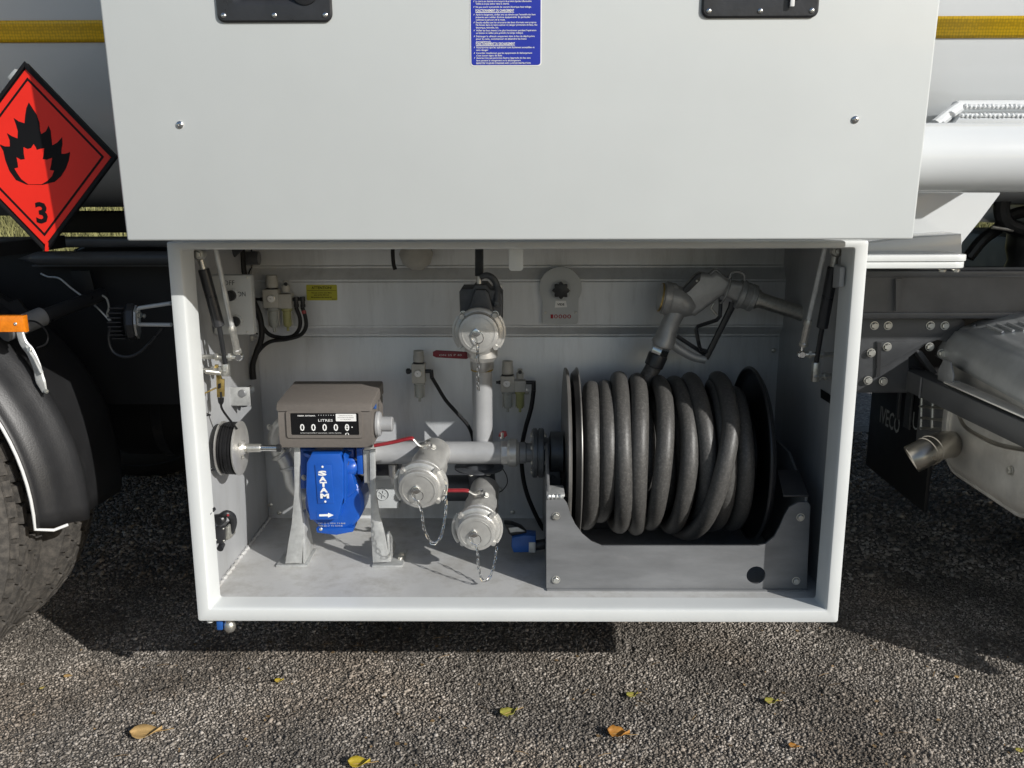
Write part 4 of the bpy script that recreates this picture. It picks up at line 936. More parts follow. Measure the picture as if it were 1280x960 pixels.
b = B(); lathe(b, nz(838, 373.5), d0, [(0, 0), (19.5*k, 0), (20.5*k, 2*k), (20.5*k, 9*k), (18*k, 10*k), (17*k, 14*k), (0, 14.5*k)], 12); mk('end_cap', b, M['cast_nozzle'], NZ)
b = B(); torus(b, nz(826, 371.6), d0, 17*k, 1.4*k, 24, 6); mk('cap_ring', b, M['brass'], NZ)
b = B(); sweep(b, spline([nz(847, 386), nz(841, 398), nz(835, 412), nz(831, 424), nz(828, 431)], 4), [q*k for q in (12, 11.5, 11.5, 14, 15)], 18); mk('neck', b, M['cast_nozzle'], NZ, ang=50)
d1 = (nz(821, 447)-nz(828, 430)).normalized()
b = B(); lathe(b, nz(828, 430), d1, [(0, 0), (12.5*k, 0), (12.5*k, 3*k), (0, 3*k)], 24); mk('collar', b, M['cast_nozzle'], NZ)
b = B(); lathe(b, nz(826.8, 433), d1, [(0, 0), (11*k, 0), (12*k, 1.5*k), (12*k, 10*k), (11*k, 11.5*k), (0, 11.5*k)], 6); mk('hex_swivel', b, M['chrome'], NZ)
b = B(); lathe(b, nz(823, 443), d1, [(0, 0), (12*k, 0), (12.6*k, 2*k), (12*k, 16*k), (10*k, 17*k), (0, 17*k)], 24); mk('hose_ferrule', b, M['black_satin'], NZ)
# front ring and spout
d2 = (nz(1010, 395)-nz(945, 374)).normalized()
b = B(); lathe(b, nz(922, 366.5), d2, [(0, 0), (17*k, 0), (18.5*k, 1.5*k), (18.5*k, 6*k), (17*k, 7.5*k), (16*k, 15*k), (17*k, 16*k), (17*k, 21*k), (12*k, 23*k), (11*k, 27*k), (0, 27*k)], 28); mk('spout_nut', b, M['cast_nozzle'], NZ)
b = B(); lathe(b, nz(944, 373.3), d2, [(0, 0), (12.5*k, 0), (12.5*k, 3*k), (10.5*k, 3.2*k), (10.5*k, 6*k), (0, 6*k)], 24); mk('spout_collar', b, M['zinc'], NZ)
b = B(); p0 = nz(948, 374.6); L_ = (nz(1016, 397)-p0).length
lathe(b, p0, d2, [(0, 0), (9.6*k, 0), (9.4*k, L_), (8*k, L_), (8*k, .02), (0, .02)], 28); mk('spout', b, M['zinc'], NZ)
# hand guard, lever, hanging loop and flap
b = B(); sweep(b, spline([nz(838, 428), nz(850, 437), nz(866, 446), nz(882, 450)], 5), [q*k for q in (6, 6, 5.5, 5)], 10, flat=.8, up=(0, 1, 0)); mk('guard_foot', b, M['cast_nozzle'], NZ)
b = B(); sweep(b, [nz(882, 448), nz(885, 443), nz(900, 413), nz(914, 385), nz(916, 378)], [q*k for q in (4.2, 4, 4, 4.5, 5)], 8, flat=.6, up=(0, 1, 0)); mk('guard_bar', b, M['black_satin'], NZ)
b = B(); sweep(b, spline([nz(846, 420, -.012), nz(858, 428, -.012), nz(872, 437, -.012), nz(882, 444, -.012)], 4), 2.6*k, 8); mk('guard_rod', b, M['black_satin'], NZ)
b = B(); sweep(b, [nz(884, 439), nz(876, 437), nz(874, 432), nz(870, 412), nz(872, 408), nz(896, 400), nz(900, 395), nz(901, 375)], 2.5*k, 8, flat=1.8, up=(0, 1, 0)); mk('trigger', b, M['black_satin'], NZ)
b = B(); sweep(b, [nz(896, 394), nz(889, 385), nz(893, 378)], 1.6*k, 8); mk('trigger_link', b, M['zinc'], NZ)
b = B(); sweep(b, spline([nz(886, 345, .012), nz(895, 338, .012), nz(903, 345, .014), nz(911, 349, .014), nz(914, 342, .014), nz(922, 339.5, .014), nz(930, 343, .014), nz(931, 351, .014)], 5), 1.7*k, 8); mk('hook_loop', b, M['cast_nozzle'], NZ)
b = B(); prism(b, [nz(852, 366, .021), nz(857, 358, .021), nz(871, 343, .021), nz(877, 341, .021), nz(875, 351, .023), nz(862, 364, .023), nz(855, 368, .023)], (0, .012, 0), .0012); mk('latch_flap', b, M['black_satin'], NZ)
screw(NZ, nz(871, 351, .024), (0, -1, .2), .0028)

# ---- pipework
PW = T('pipe_manifold', 'grey pipe manifold joining the meter to the hose reel and the upper valve', 'pipework', at(600, 565, .264)); PY_ = RY
k = sz(1, at(560, 565, PY_)); zc_ = RZ
b = B(); cyl(b, (at(466, 565, PY_).x, PY_, zc_), (at(626, 565, PY_).x, PY_, zc_), 14.2*k, seg=32); mk('horizontal_pipe', b, M['pipe_grey'], PW)
b = B(); x = at(626, 565, PY_).x; lathe(b, (x, PY_, zc_), (1, 0, 0), [(0, 0), (14.5*k, 0), (15.5*k, 1*k), (15.5*k, 8*k), (14.5*k, 9*k), (0, 9*k)], 8); mk('union_nut', b, M['cast_alu'], PW)
b = B(); x = at(634, 565, PY_).x; lathe(b, (x, PY_, zc_), (1, 0, 0), [(0, 0), (15*k, 0), (17.5*k, 3*k), (17.5*k, 11*k), (14*k, 15*k), (0, 15*k)], 32); mk('valve_body', b, M['cast_alu'], PW)
b = B(); x = at(648, 565, PY_).x; lathe(b, (x, PY_, zc_), (1, 0, 0), [(0, 0), (12*k, 0), (13.5*k, 2*k), (13.5*k, 9*k), (12*k, 10*k), (12*k, 18*k), (0, 18*k)], 24); mk('nipple', b, M['steel_grey'], PW)
p = at(628, 548, PY_); b = B(); cyl(b, p, p+V((0, 0, 8*k)), 3*k, seg=10); mk('bleed_stem', b, M['chrome'], PW)
b = B(); prism(b, [p+V((x_*k, -.004, z_*k)) for x_, z_ in ((-5, 3), (2, 1), (6, 4), (5, 9), (1, 10), (-3, 8))], (0, .006, 0), .001); mk('bleed_handle', b, M['lever_red'], PW)
# riser
xv = at(603, 500, PY_+.03).x; yv = PY_+.03; kv = sz(1, at(603, 500, yv))
b = B(); cyl(b, (xv, yv, zc_), (xv, yv, at(603, 452, yv).z), 12.5*kv, seg=32); mk('riser_pipe', b, M['pipe_grey'], PW)
b = B(); cyl(b, (xv, yv, at(603, 461, yv).z), (xv, yv, at(603, 450, yv).z), 14.5*kv, seg=8, bev=.001); mk('riser_nut', b, M['aluminium'], PW)
b = B(); torus(b, (xv, yv, at(603, 462, yv).z), (0, 0, 1), 13*kv, .0022, 28, 6); mk('seal_ring', b, M['brass'], PW)
b = B(); zf = at(603, 578, yv).z; lathe(b, (xv-.01, yv, zf-.014), (0, 0, 1), [(0, 0), (31*kv, 0), (31*kv, .004), (20*kv, .006), (16*kv, .016), (0, .016)], 40); mk('lower_flange', b, M['dark_cast'], PW)
for a in (200, 250, 300, 340): bolt(PW, V((xv-.01+26*kv*math.cos(math.radians(a)), yv+26*kv*math.sin(math.radians(a)), zf-.014)), (0, 0, -1), .006)
b = B(); sweep(b, spline([V((xv-.006, yv, zf-.012)), V((xv-.002, yv, zf-.05)), V((xv+.004, yv-.02, zf-.085))], 6), 17*kv, 24); mk('lower_bend', b, M['dark_cast'], PW)
b = B(); cyl(b, at(548, 610, yv+.05), at(596, 610, yv+.05), 17*kv, seg=24); cyl(b, at(590, 610, yv+.05), at(596, 610, yv+.05), 19*kv, seg=24); mk('branch_pipe', b, M['dark_cast'], PW)

# ---- chain helper
def chain(name, par, pts, L=.0135, r=.0012, w_=.0055):
    """oval links threaded along a curve, one joined part"""
    sp = spline(pts, 14); acc = [0]
    for a, c_ in zip(sp, sp[1:]): acc.append(acc[-1]+(c_-a).length)
    b = B(); n = max(2, int(acc[-1]/(L*.80))); step = acc[-1]/n
    for i in range(n):
        s_ = (i+.5)*step; j = next(q for q in range(1, len(acc)) if acc[q] >= s_ or q == len(acc)-1)
        f = (s_-acc[j-1])/max(1e-9, acc[j]-acc[j-1]); c_ = sp[j-1].lerp(sp[j], f); t = (sp[j]-sp[j-1]).normalized()
        u = V((0, 1, 0))-t*t.y; u.normalize(); v_ = t.cross(u); a = PI/4 if i % 2 else -PI/4; u2 = u*math.cos(a)+v_*math.sin(a)
        q = []
        for m in range(10):
            th = 2*PI*m/10; q.append(c_+t*(L/2-w_/2)*(1 if math.cos(th) > 0 else -1)*(abs(math.cos(th)) > .05)+t*w_/2*math.cos(th)+u2*w_/2*math.sin(th))
        sweep(b, q, r, 5, closed=True)
    return mk(name, b, M['chrome'], par, kind='stuff')

# ---- cam lock couplings with dust caps
def coupling(px, py, Y, rp, label, back, lever=None, chn=None, ring=None, tilt=(0, 0)):
    p = at(px, py, Y); k = sz(1, p); r = T('coupling', label, 'hose coupling', p, 'capped aluminium hose couplings')
    d = V((tilt[0], 1, tilt[1])).normalized()
    b = B(); lathe(b, p, d, [(0, 0), (rp*.93*k, 0), (rp*.99*k, .0012), (rp*k, .003), (rp*k, .012), (rp*1.04*k, .014), (rp*1.04*k, .020), (rp*.9*k, .022), (0, .022)], 48); mk('dust_cap', b, M['cast_alu'], r, ang=30)
    b = B(); lathe(b, p, d, [(rp*.80*k, .0003), (rp*.80*k, -.0008), (rp*.83*k, -.0008), (rp*.83*k, .0003)], 48); mk('cap_ridge', b, M['cast_alu'], r)
    b = B(); lathe(b, p, d, [(rp*.9*k, .020), (rp*1.12*k, .022), (rp*1.22*k, .025), (rp*1.22*k, .035), (rp*1.15*k, .038), (rp*.98*k, .040), (rp*.98*k, .052), (rp*1.05*k, .054), (rp*1.05*k, .062), (rp*.9*k, .065), (rp*.86*k, .09), (rp*.92*k, .11), (rp*.95*k, .125), (rp*.86*k, .14), (rp*.82*k, back), (0, back)], 44); mk('body', b, M['cast_alu'], r, ang=30)
    _, u, v_ = frame(d)
    for a in (35, 125, 215, 305):
        a = math.radians(a+8); c_ = p+d*.022+(u*math.cos(a)+v_*math.sin(a))*rp*1.16*k; rd = (u*math.cos(a)+v_*math.sin(a))
        b = B(); lathe(b, c_-d*.006, d, [(0, 0), (.0055, 0), (.0065, .002), (.0065, .012), (.004, .014), (0, .014)], 8); mk('lug', b, M['cast_alu'], r)
    for s in (-1, 1):
        b = B(); a0 = math.radians(0 if s > 0 else 180); pts_ = [p+d*.027+(V((1, 0, 0))*math.cos(t_)+V((0, 0, 1))*math.sin(t_))*rp*1.27*k for t_ in [a0+math.radians(-38+76*m/10) for m in range(11)]]
        sweep(b, pts_, .0045, 6, flat=.6, up=d); mk('cam_arm', b, M['cast_alu'], r)
    # eyelet and ring on the cap
    e = p-d*.002+V((-.003*1.0, 0, .002))
    b = B(); prism(b, [e+V((x_*k, 0, z_*k)) for x_, z_ in ((-8, -3), (-5, 3), (-1, 6), (3, 3), (5, -2), (0, -5))], (0, -.003, 0), .0008); mk('eyelet', b, M['chrome'], r)
    rc = e+V((1*k, -.006, -5.5*k)); b = B(); torus(b, rc, (.35, 1, .1), 7.6*k, .0011, 24, 6); mk('split_ring', b, M['chrome'], r)
    if chn: chain('chain', r, [rc+V((.001, -.002, -7.5*k))]+[at(x_, y_, yy) for x_, y_, yy in chn])
    # ball valve nuts and lever
    if lever:
        (nx, ny, nY), pts_, hx = lever; q = at(nx, ny, nY)
        b = B(); lathe(b, q-V((0, 0, .007)), (0, 0, 1), [(0, 0), (7.5*k, 0), (7.5*k, 4*k), (4*k, 5*k), (4*k, 9*k), (0, 9*k)], 6); mk('stem_nut', b, M['chrome'], r)
        for s in (-1, 1): bolt(r, q+V((s*7*k, -.004, -.004)), (s*.4, -.7, .6), 3*k)
        w_ = [at(*t_) for t_ in pts_]; b = B(); sweep(b, spline([q+V((0, 0, .002))]+w_[:hx], 4), .0026, 8, flat=2.2, up=(0, 1, 0)); mk('lever_shank', b, M['zinc'], r)
        b = B(); sweep(b, spline(w_[hx-1:], 5), .0042, 10, flat=1.7, up=(0, 1, 0)); mk('lever_grip', b, M['lever_red'], r)
    return r
coupling(523, 613, .12, 25.5, 'capped aluminium coupling with hanging chain, left of the two below the horizontal pipe' , .20,
    ((535, 556, .198), [(525, 557, .18), (517, 549, .18), (512, 548, .18), (490, 553, .18), (468, 557, .18)], 2),
    [(527, 640, .106), (530, 660, .106), (538, 677, .108), (545, 678, .11), (552, 668, .114), (557, 640, .126), (557, 615, .138), (556, 600, .144)], tilt=(.10, .15))
coupling(595, 668, .115, 24, 'capped aluminium coupling with long chain, lowest one, reaching the cabinet floor', .21,
    ((601, 616, .204), [(594, 618, .192), (586, 614, .192), (581, 613, .192), (570, 613, .192), (558, 613, .192)], 2),
    [(597, 690, .101), (598, 708, .101), (602, 724, .102), (608, 726, .104), (614, 718, .108), (619, 700, .114), (621, 684, .12)], tilt=(.06, .16))
TCp = coupling(598, 417, .125, 25, 'capped aluminium coupling with straight hanging chain, highest one, below the black valve', .16, None,
    [(597, 446, .09), (598, 458, .096), (597, 470, .108), (598, 488, .12)])
b = B(); q = at(603, 436, .192); lathe(b, at(603, 440, .228), (0, 0, -1), [(0, -.03), (.032, -.03), (.034, -.02), (.034, .01), (.026, .02), (0, .02)], 28); mk('elbow_outlet', b, M['aluminium'], TCp)
b = B(); sweep(b, spline([at(603, 440, .228), at(603, 447, .276), V((xv, yv, at(603, 456, yv).z))], 6), .023, 24); mk('elbow', b, M['aluminium'], TCp)

# black valve above the top coupling
BV = T('black_valve', 'black cast valve with curved handle above the topmost coupling cap', 'valve', at(598, 380, .24))
vy = .215
b = B(); prism(b, pp([(575, 399), (574, 365), (577, 361), (590, 361), (594, 356), (608, 356), (613, 362), (624, 363), (628, 368), (628, 420), (618, 430), (580, 430)], vy), (0, .09, 0), .004); mk('housing', b, M['dark_cast'], BV)
b = B(); prism(b, pp([(584, 392), (592, 366), (595, 362), (607, 362), (611, 366), (618, 392), (616, 402), (586, 402)], vy-.018), (0, .02, 0), .005); mk('bonnet', b, M['dark_cast'], BV)
b = B(); bx(b, at(580, 400, .3).x, at(628, 400, .3).x, .316, .322, at(600, 430, .314).z, at(600, 355, .314).z, .001); mk('mount_plate', b, M['galvanised'], BV)
b = B(); cyl(b, at(599, 358, vy+.02), at(599, 344, vy+.02), .006, seg=12); mk('stem', b, M['zinc'], BV)
b = B(); sweep(b, spline([at(600, 347, vy+.01), at(608, 344, vy+.01), at(616, 348, vy+.01), at(621, 357, vy+.01), at(621.5, 370, vy), at(621, 383, vy-.005)], 5), [.006, .007, .0075, .0075, .007, .0085], 10, flat=.8, up=(0, 1, 0)); mk('handle', b, M['dark_cast'], BV)
bolt(BV, at(621.5, 379, vy-.014), (0, -1, 0), .006, M['flange_dark'])
for px in (579, 619): bolt(BV, at(px, 393, .162), (0, -1, .1), .0062, M['zinc'])
b = B(); z0_, z1_ = at(599, 345, vy+.02), at(599, 300, vy+.02); n = 60
sweep(b, [z0_.lerp(z1_, i/n) for i in range(n+1)], [.0085+.0016*(i % 2) for i in range(n+1)], 12); o = mk('braided_hose', b, M['flange_dark']); tag(o, 'dark braided hose rising from the black valve to the cabinet roof', 'hose')
# red ball valve lever beside the riser
RL = T('valve_lever', 'dark red flat valve lever with pale markings left of the riser pipe', 'valve lever', at(565, 443, .228))
b = B(); prism(b, pp([(541, 440), (545, 438), (583, 440), (586, 442), (586, 447), (583, 449), (545, 447), (541, 445)], .228), (0, .006, 0), .0015); mk('grip', b, M['grip_dark_red'], RL)
b = B(); bx(b, at(583, 443, .23).x, at(595, 443, .23).x, .230, .235, at(584, 447, .228).z, at(584, 441, .228).z); mk('shank', b, M['zinc'], RL)
mktxt('lettering', RL, M['plate_grey'], [(('ON 25 P 40', at(563, 445, .227), .0042), dict(wid=sz(28, at(563, 443, .228))))])
# thin round ring wire and junction plate behind
line('wire_loop', 'thin dark wire loop behind the lower flange', 'wire', [at(x, y, .432) for x, y in ((578, 580), (600, 583), (622, 582), (632, 592), (634, 604), (628, 613), (622, 616))], .0012, 'black_cable')
JP = T('junction_plate', 'pale square plate with round embossed emblem behind the pump', 'plate', at(478, 618, .456))
b = B(); prism(b, pp([(455, 600), (499, 600), (499, 635.5), (455, 635.5)], .48), (0, .04, 0), .002); mk('plate', b, M['plate_grey'], JP)
b = B(); c = at(478.5, 618, .478); torus(b, c, (0, 1, 0), sz(7.6, c), .0011, 32, 6)
for a in (0, 60, 120): 
    v_ = V((math.cos(math.radians(a+20)), 0, math.sin(math.radians(a+20))))*sz(5, c); cyl(b, c-v_, c+v_, .0009, seg=6)
mk('emblem', b, M['plate_grey'], JP, kind='stuff')
b = B(); bx(b, at(466, 580, .396).x, at(497, 580, .396).x, .396, .48, at(480, 595, .396).z, at(480, 578, .396).z, .002); mk('black_block', b, M['black_satin'], JP)
b = B(); lathe(b, at(491, 581, .39), (0, 0, -1), [(0, 0), (.011, 0), (.011, .03), (.008, .034), (.008, .05), (.005, .054), (0, .056)], 16); mk('drain_plug', b, M['aluminium'], JP)

# ---- volumetric meter on its stand
MT = T('flow_meter', 'taupe litre counter with five zero digits on top of the blue pump', 'flow meter', at(410, 530, .216))
my = .19
f0, f1 = at(350, 560, my), at(463.5, 504, my); x0, x1, z0, z1 = f0.x, f1.x, f0.z, f1.z; zt2 = at(466, 503, my).z; zm = at(410, 514, my).z
b = B(); prism(b, [V((x0, my, z0)), V((x1, my, z0)), V((x1, my+.17, z0)), V((x0, my+.17, z0))], (0, 0, zm-z0), .004); mk('case', b, M['counter_taupe'], MT)
b = B(); prism(b, [V((x0-.003, my-.003, zm+.0005)), V((x0-.003, my-.003, zt2-.006)), V((x0-.003, my+.006, zt2)), V((x0-.003, my+.168, zt2+.012)), V((x0-.003, my+.174, zm+.0005))], (x1-x0+.006, 0, 0), .004); mk('cover', b, M['counter_taupe'], MT)
# bezel round the window
def bez(px0, px1, py0, py1, Y, r): 
    a, c_ = at(px0, py1, Y), at(px1, py0, Y); return rrect(a.x, c_.x, a.z, c_.z, r, Y)
b = B(); R_ = [bez(358.5, 452.5, 513.5, 548, my-.0005, .006), bez(359, 452, 514, 547.5, my-.004, .006), bez(363.5, 448, 516.3, 544, my-.004, .003), bez(365, 447, 517.3, 543, my+.002, .002)]
rv_ = [[b.verts.new(p) for p in q] for q in R_]
for a, c_ in zip(rv_, rv_[1:]):
    for k_ in range(len(a)): b.faces.new((a[k_], a[(k_+1) % len(a)], c_[(k_+1) % len(c_)], c_[k_]))
mk('bezel', b, M['counter_taupe'], MT)
b = B(); prism(b, bez(364, 448, 516.5, 544, my-.0012, .002), (0, .0006, 0)); mk('dial_face', b, M['glass_black'], MT)
yd = my-.0016
for i, px in enumerate((378, 392, 406, 420, 434)):
    w0 = at(px, 534, yd); hw, hh = sz(4.6, w0), sz(5.6, w0)
    b = B(); bx(b, w0.x-hw, w0.x+hw, yd, yd+.0004, w0.z-hh, w0.z+hh); wheel_ = mk('digit_wheel', b, M['print_black'], MT)
    b = B(); txt(b, '0', at(px, 538.4, yd-.0004), sz(8.6, w0), wid=sz(5.6, w0), bold=.015); mk('digit', b, M['print_white'], wheel_, flat=True)
b = B(); c = at(434, 534, yd-.0005); q = sz(1, c); bx(b, c.x-2.2*q, c.x+2.2*q, c.y-.0002, c.y, c.z-.5*q, c.z+.5*q); bx(b, c.x+5.4*q, c.x+6.8*q, c.y, c.y+.0002, c.z-.7*q, c.z+.7*q); txt(b, '0', at(434, 544.8, yd-.0004), 4*q, wid=5*q); mk('half_digit', b, M['print_white'], MT, flat=True, kind='stuff')
mktxt('lettering', MT, M['print_white'], [(('LITRES', at(407, 527, yd), .0056), dict(wid=sz(18, f0)))])
mktxt('small_print', MT, M['print_white'], [(('FIBERF. EXTREMA', at(372, 520.5, yd), .0028), dict(align='LEFT', wid=sz(22, f0), bold=.02)), (('SATAM EQUIPEMENT INDUSTRIEL  NE PAS OUVRIR', at(375.5, 541.8, yd), .0018), dict(align='LEFT', wid=sz(51, f0))), (('I I I I I I I', at(398, 519.5, yd), .0018), dict(align='LEFT', wid=sz(19, f0)))])
b = B(); prism(b, [at(371, 524, yd), at(382, 524, yd), at(379, 527.5, yd), at(374, 527.5, yd)], (0, .0004, 0)); mk('arrow_mark', b, M['print_black'], MT)
b = B(); a, c_ = at(420, 526.5, yd), at(445, 517.3, yd); prism(b, rrect(a.x, c_.x, a.z, c_.z, .0012, yd-.0006), (0, .0004, 0)); lb = mk('paper_label', b, M['print_white'], MT)
mktxt('label_print', MT, M['print_black'], [(('VERIFICATION', at(432, 520, yd-.0009), .0016), dict(wid=sz(17, f0))), (('INSTRUMENT DE MESURE', at(432, 522.4, yd-.0009), .0016), dict(wid=sz(20, f0))), (('A VALIDER', at(432, 524.8, yd-.0009), .0016), dict(wid=sz(13, f0)))])
# reset knob on the right side
kz = at(470, 530, my+.05); kk = sz(1, kz)
b = B(); lathe(b, V((x1, kz.y, kz.z)), (1, 0, 0), [(0, 0), (14*kk, 0), (16*kk, 2*kk), (16*kk, 5*kk), (14.5*kk, 7*kk), (9*kk, 8*kk), (0, 8*kk)], 32); mk('knob_base', b, M['pipe_grey'], MT)
b = B(); lathe(b, V((x1+8*kk, kz.y, kz.z)), (1, 0, 0), [(0, 0), (9.5*kk, 0), (9.5*kk, 13*kk), (8.5*kk, 14*kk), (0, 14*kk)], 20); mk('reset_knob', b, M['pipe_grey'], MT)
b = B(); prism(b, [V((x1+.0005, my+.03, z1-.02)), V((x1+.0005, my+.06, z1-.012)), V((x1+.0005, my+.06, z1-.028))], (.002, 0, 0)); mk('blue_tag', b, M['blue_plastic'], MT)

# ---- pump
PU = T('blue_pump', 'bright blue cast pump with white raised lettering under the litre counter', 'pump', at(415, 640, .24))
py_ = .195
k = sz(1, at(417, 628, py_))
c = at(418, 629, py_+.03)
b = B(); lathe(b, c, (0, 1, 0), [(0, 0), (34*k, 0), (37.5*k, .005), (37.5*k, .075), (34*k, .085), (0, .085)], 44); mk('casing', b, M['pump_blue'], PU)
b = B(); prism(b, pp([(383, 579), (389, 567.5), (425, 567), (429, 580), (429.5, 622), (426, 634), (423, 650), (387, 650.5), (382, 615)], py_), (0, .05, 0), .004); mk('cover', b, M['pump_blue'], PU)
b = B(); prism(b, pp([(429, 569), (433, 574), (433, 622), (429.5, 632)], py_+.004), (0, .05, 0), .002); mk('cover_edge', b, M['pump_blue'], PU)
b = B(); prism(b, pp([(393.5, 581.5), (414, 581), (417.5, 629), (397, 629.5)], py_-.0022), (0, .002, 0), .0008); mk('name_plate', b, M['pump_blue'], PU)
b = B()
for s_, px, py, wd in (('S', 403, 594.2, 11), ('A', 403.6, 601.4, 9.5), ('T', 404.4, 608.2, 9), ('A', 405, 615.2, 10), ('M', 406, 622.6, 11)):
    p = at(px, py, py_-.0027); txt(b, s_, p, sz(5.6, p), wid=sz(wd, p), bold=.055)
mk('lettering', b, M['print_white'], PU, flat=True)
for px, py in ((403, 583.5), (406.5, 627)): screw(PU, at(px, py, py_-.0022), (0, -1, 0), .0026, M['print_white'])
b = B(); prism(b, pp([(396, 640.5), (419, 640), (419, 647.5), (396, 648)], py_-.001), (0, .001, 0)); mk('arrow_plate', b, M['pump_blue'], PU)
b = B(); prism(b, pp([(399, 643), (410, 642.7), (410, 641), (417, 644), (410, 647), (410, 645.3), (399, 645.5)], py_-.0016), (0, .0004, 0)); mk('flow_arrow', b, M['print_white'], PU)
b = B(); prism(b, pp([(395, 661), (441, 660), (441, 665), (420, 669), (396, 666)], py_+.022), (0, .06, 0), .002); mk('foot', b, M['pump_blue'], PU)
p = at(398, 655, py_+.027); mktxt('small_print', PU, M['plate_grey'], [(('EXT. Q 12 M3/H  P 6 BAR', p, .0035), dict(align='LEFT', wid=sz(34, p))), (('TYPE ZC 17', p-V((0, 0, .007)), .004), dict(align='LEFT', wid=sz(14, p))), (('N 0358', p+V((.03, 0, -.006)), .003), dict(align='LEFT', wid=sz(14, p)))])
screw(PU, at(401, 661.5, py_+.021), (0, -1, 0), .004)
b = B(); lathe(b, at(411, 562.5, py_+.07), (0, 0, -1), [(0, -.003), (33*k, -.003), (33*k, .004), (30*k, .006), (20*k, .012), (20*k, .03), (0, .03)], 40); mk('top_flange', b, M['pump_blue'], PU)
b = B(); bx(b, at(374, 590, py_+.08).x, at(447, 590, py_+.08).x, py_+.05, py_+.12, at(400, 612, py_+.05).z, at(400, 561, py_+.05).z, .006); mk('rear_block', b, M['pump_blue'], PU)
b = B(); sweep(b, spline([at(430, 585, py_+.05), at(438, 584, py_+.045), at(444, 580, py_+.05)], 4), [13*k, 12*k, 10*k], 20); lathe(b, at(437, 583, py_+.045), (.25, -1, 0), [(0, -.01), (12*k, -.01), (12*k, .01), (10*k, .013), (0, .013)], 20); mk('side_port', b, M['pump_blue'], PU)
bolt(PU, at(433.5, 579.5, py_+.03), (.2, -1, 0), .0055, M['dark_cast'])
for x_, a_ in ((436, 0), (441, 3)):
    b = B(); sweep(b, [at(x_-2, 605+a_, py_+.035), at(x_+7, 613+a_, py_+.04)], .0024, 6); mk('cast_rib', b, M['pump_blue'], PU)
b = B(); prism(b, pp([(431, 590), (440, 592), (446, 612), (436, 622), (430, 622)], py_+.025), (0, .04, 0), .005); mk('side_cheek', b, M['pump_blue'], PU)
b = B(); bx(b, at(449, 575, py_+.06).x, at(456.5, 575, py_+.06).x, py_+.03, py_+.12, at(450, 591.5, py_+.04).z, at(450, 559, py_+.04).z, .002); mk('side_flange', b, M['pump_blue'], PU)
b = B(); bx(b, at(457, 575, py_+.06).x, at(465, 575, py_+.06).x, py_+.028, py_+.12, at(450, 602, py_+.04).z, at(450, 561, py_+.04).z, .002); mk('mating_flange', b, M['cast_alu'], PU)
b = B(); cyl(b, at(440, 600, py_+.09), at(452, 605, py_+.09), .02, seg=20); mk('shaft_hub', b, M['black_satin'], PU)
bolt(PU, at(380, 597, py_+.045), (-.3, -1, 0), .0055)
# supports
def support(name_lab, face, web, foot):
    r = T('meter_support', name_lab, 'support bracket', at(face[-1][0], face[-1][1], .165), 'galvanised support brackets under the meter'); yy = .215
    b = B(); prism(b, pp(face, yy), (0, .005, 0), .0008); mk('face_plate', b, M['galvanised'], r)
    b = B(); q = pp(web, yy+.0052); x = q[0].x; prism(b, [q[0], q[1], q[1]+V((0, .10, 0)), q[0]+V((0, .02, 0))], (.005, 0, 0), .0008); mk('side_web', b, M['galvanised'], r)
    b = B(); a, c_ = at(foot[0], 704, yy), at(foot[1], 704, yy); bx(b, a.x, c_.x, yy-.002, yy+.10, FZ, FZ+.005, .001); ft = mk('foot', b, M['galvanised'], r)
    for dx in (.3, .7): bolt(r, V((a.x+(c_.x-a.x)*foot[2], yy+.02+.06*dx, FZ+.005)), (0, 0, 1), .0065)
    return r
support('galvanised bracket under the left end of the meter, between elbow pipe and blue pump', [(367.5, 558), (375, 558), (375.5, 612), (378, 640), (379, 657), (377, 704), (356.5, 704.5), (360, 680), (364.5, 655), (368, 612)], [(377.5, 640), (378.5, 704)], (345, 384, .24))
support('galvanised bracket under the right end of the meter, beside the left lower coupling', [(462, 562), (469, 562), (470, 615), (474, 640), (481, 668), (487, 702.5), (466, 703.5), (464, 670), (463, 615)], [(483, 668), (486, 702)], (465, 503, .864))
# cast elbow left of the pump
EL_ = T('elbow_pipe', 'pale cast elbow pipe bending down behind the left meter support', 'pipe', at(355, 570, .36))
b = B(); pts = spline([at(378, 527, .36), at(356, 530, .36), at(346, 545, .36), at(349, 562, .36), at(358, 575, .36), at(364, 590, .36), at(368, 606, .36), at(382, 620, .36)], 5); sweep(b, pts, .021, 24); mk('bend', b, M['cast_alu'], EL_)
b = B(); torus(b, pts[17], pts[18]-pts[16], .021, .006, 28, 8); torus(b, pts[23], pts[24]-pts[22], .020, .005, 28, 8); mk('collar', b, M['cast_alu'], EL_)
bolt(EL_, at(337, 534, .324), (-.3, -1, 0), .006); bolt(EL_, at(352, 563, .324), (-.3, -1, 0), .006)

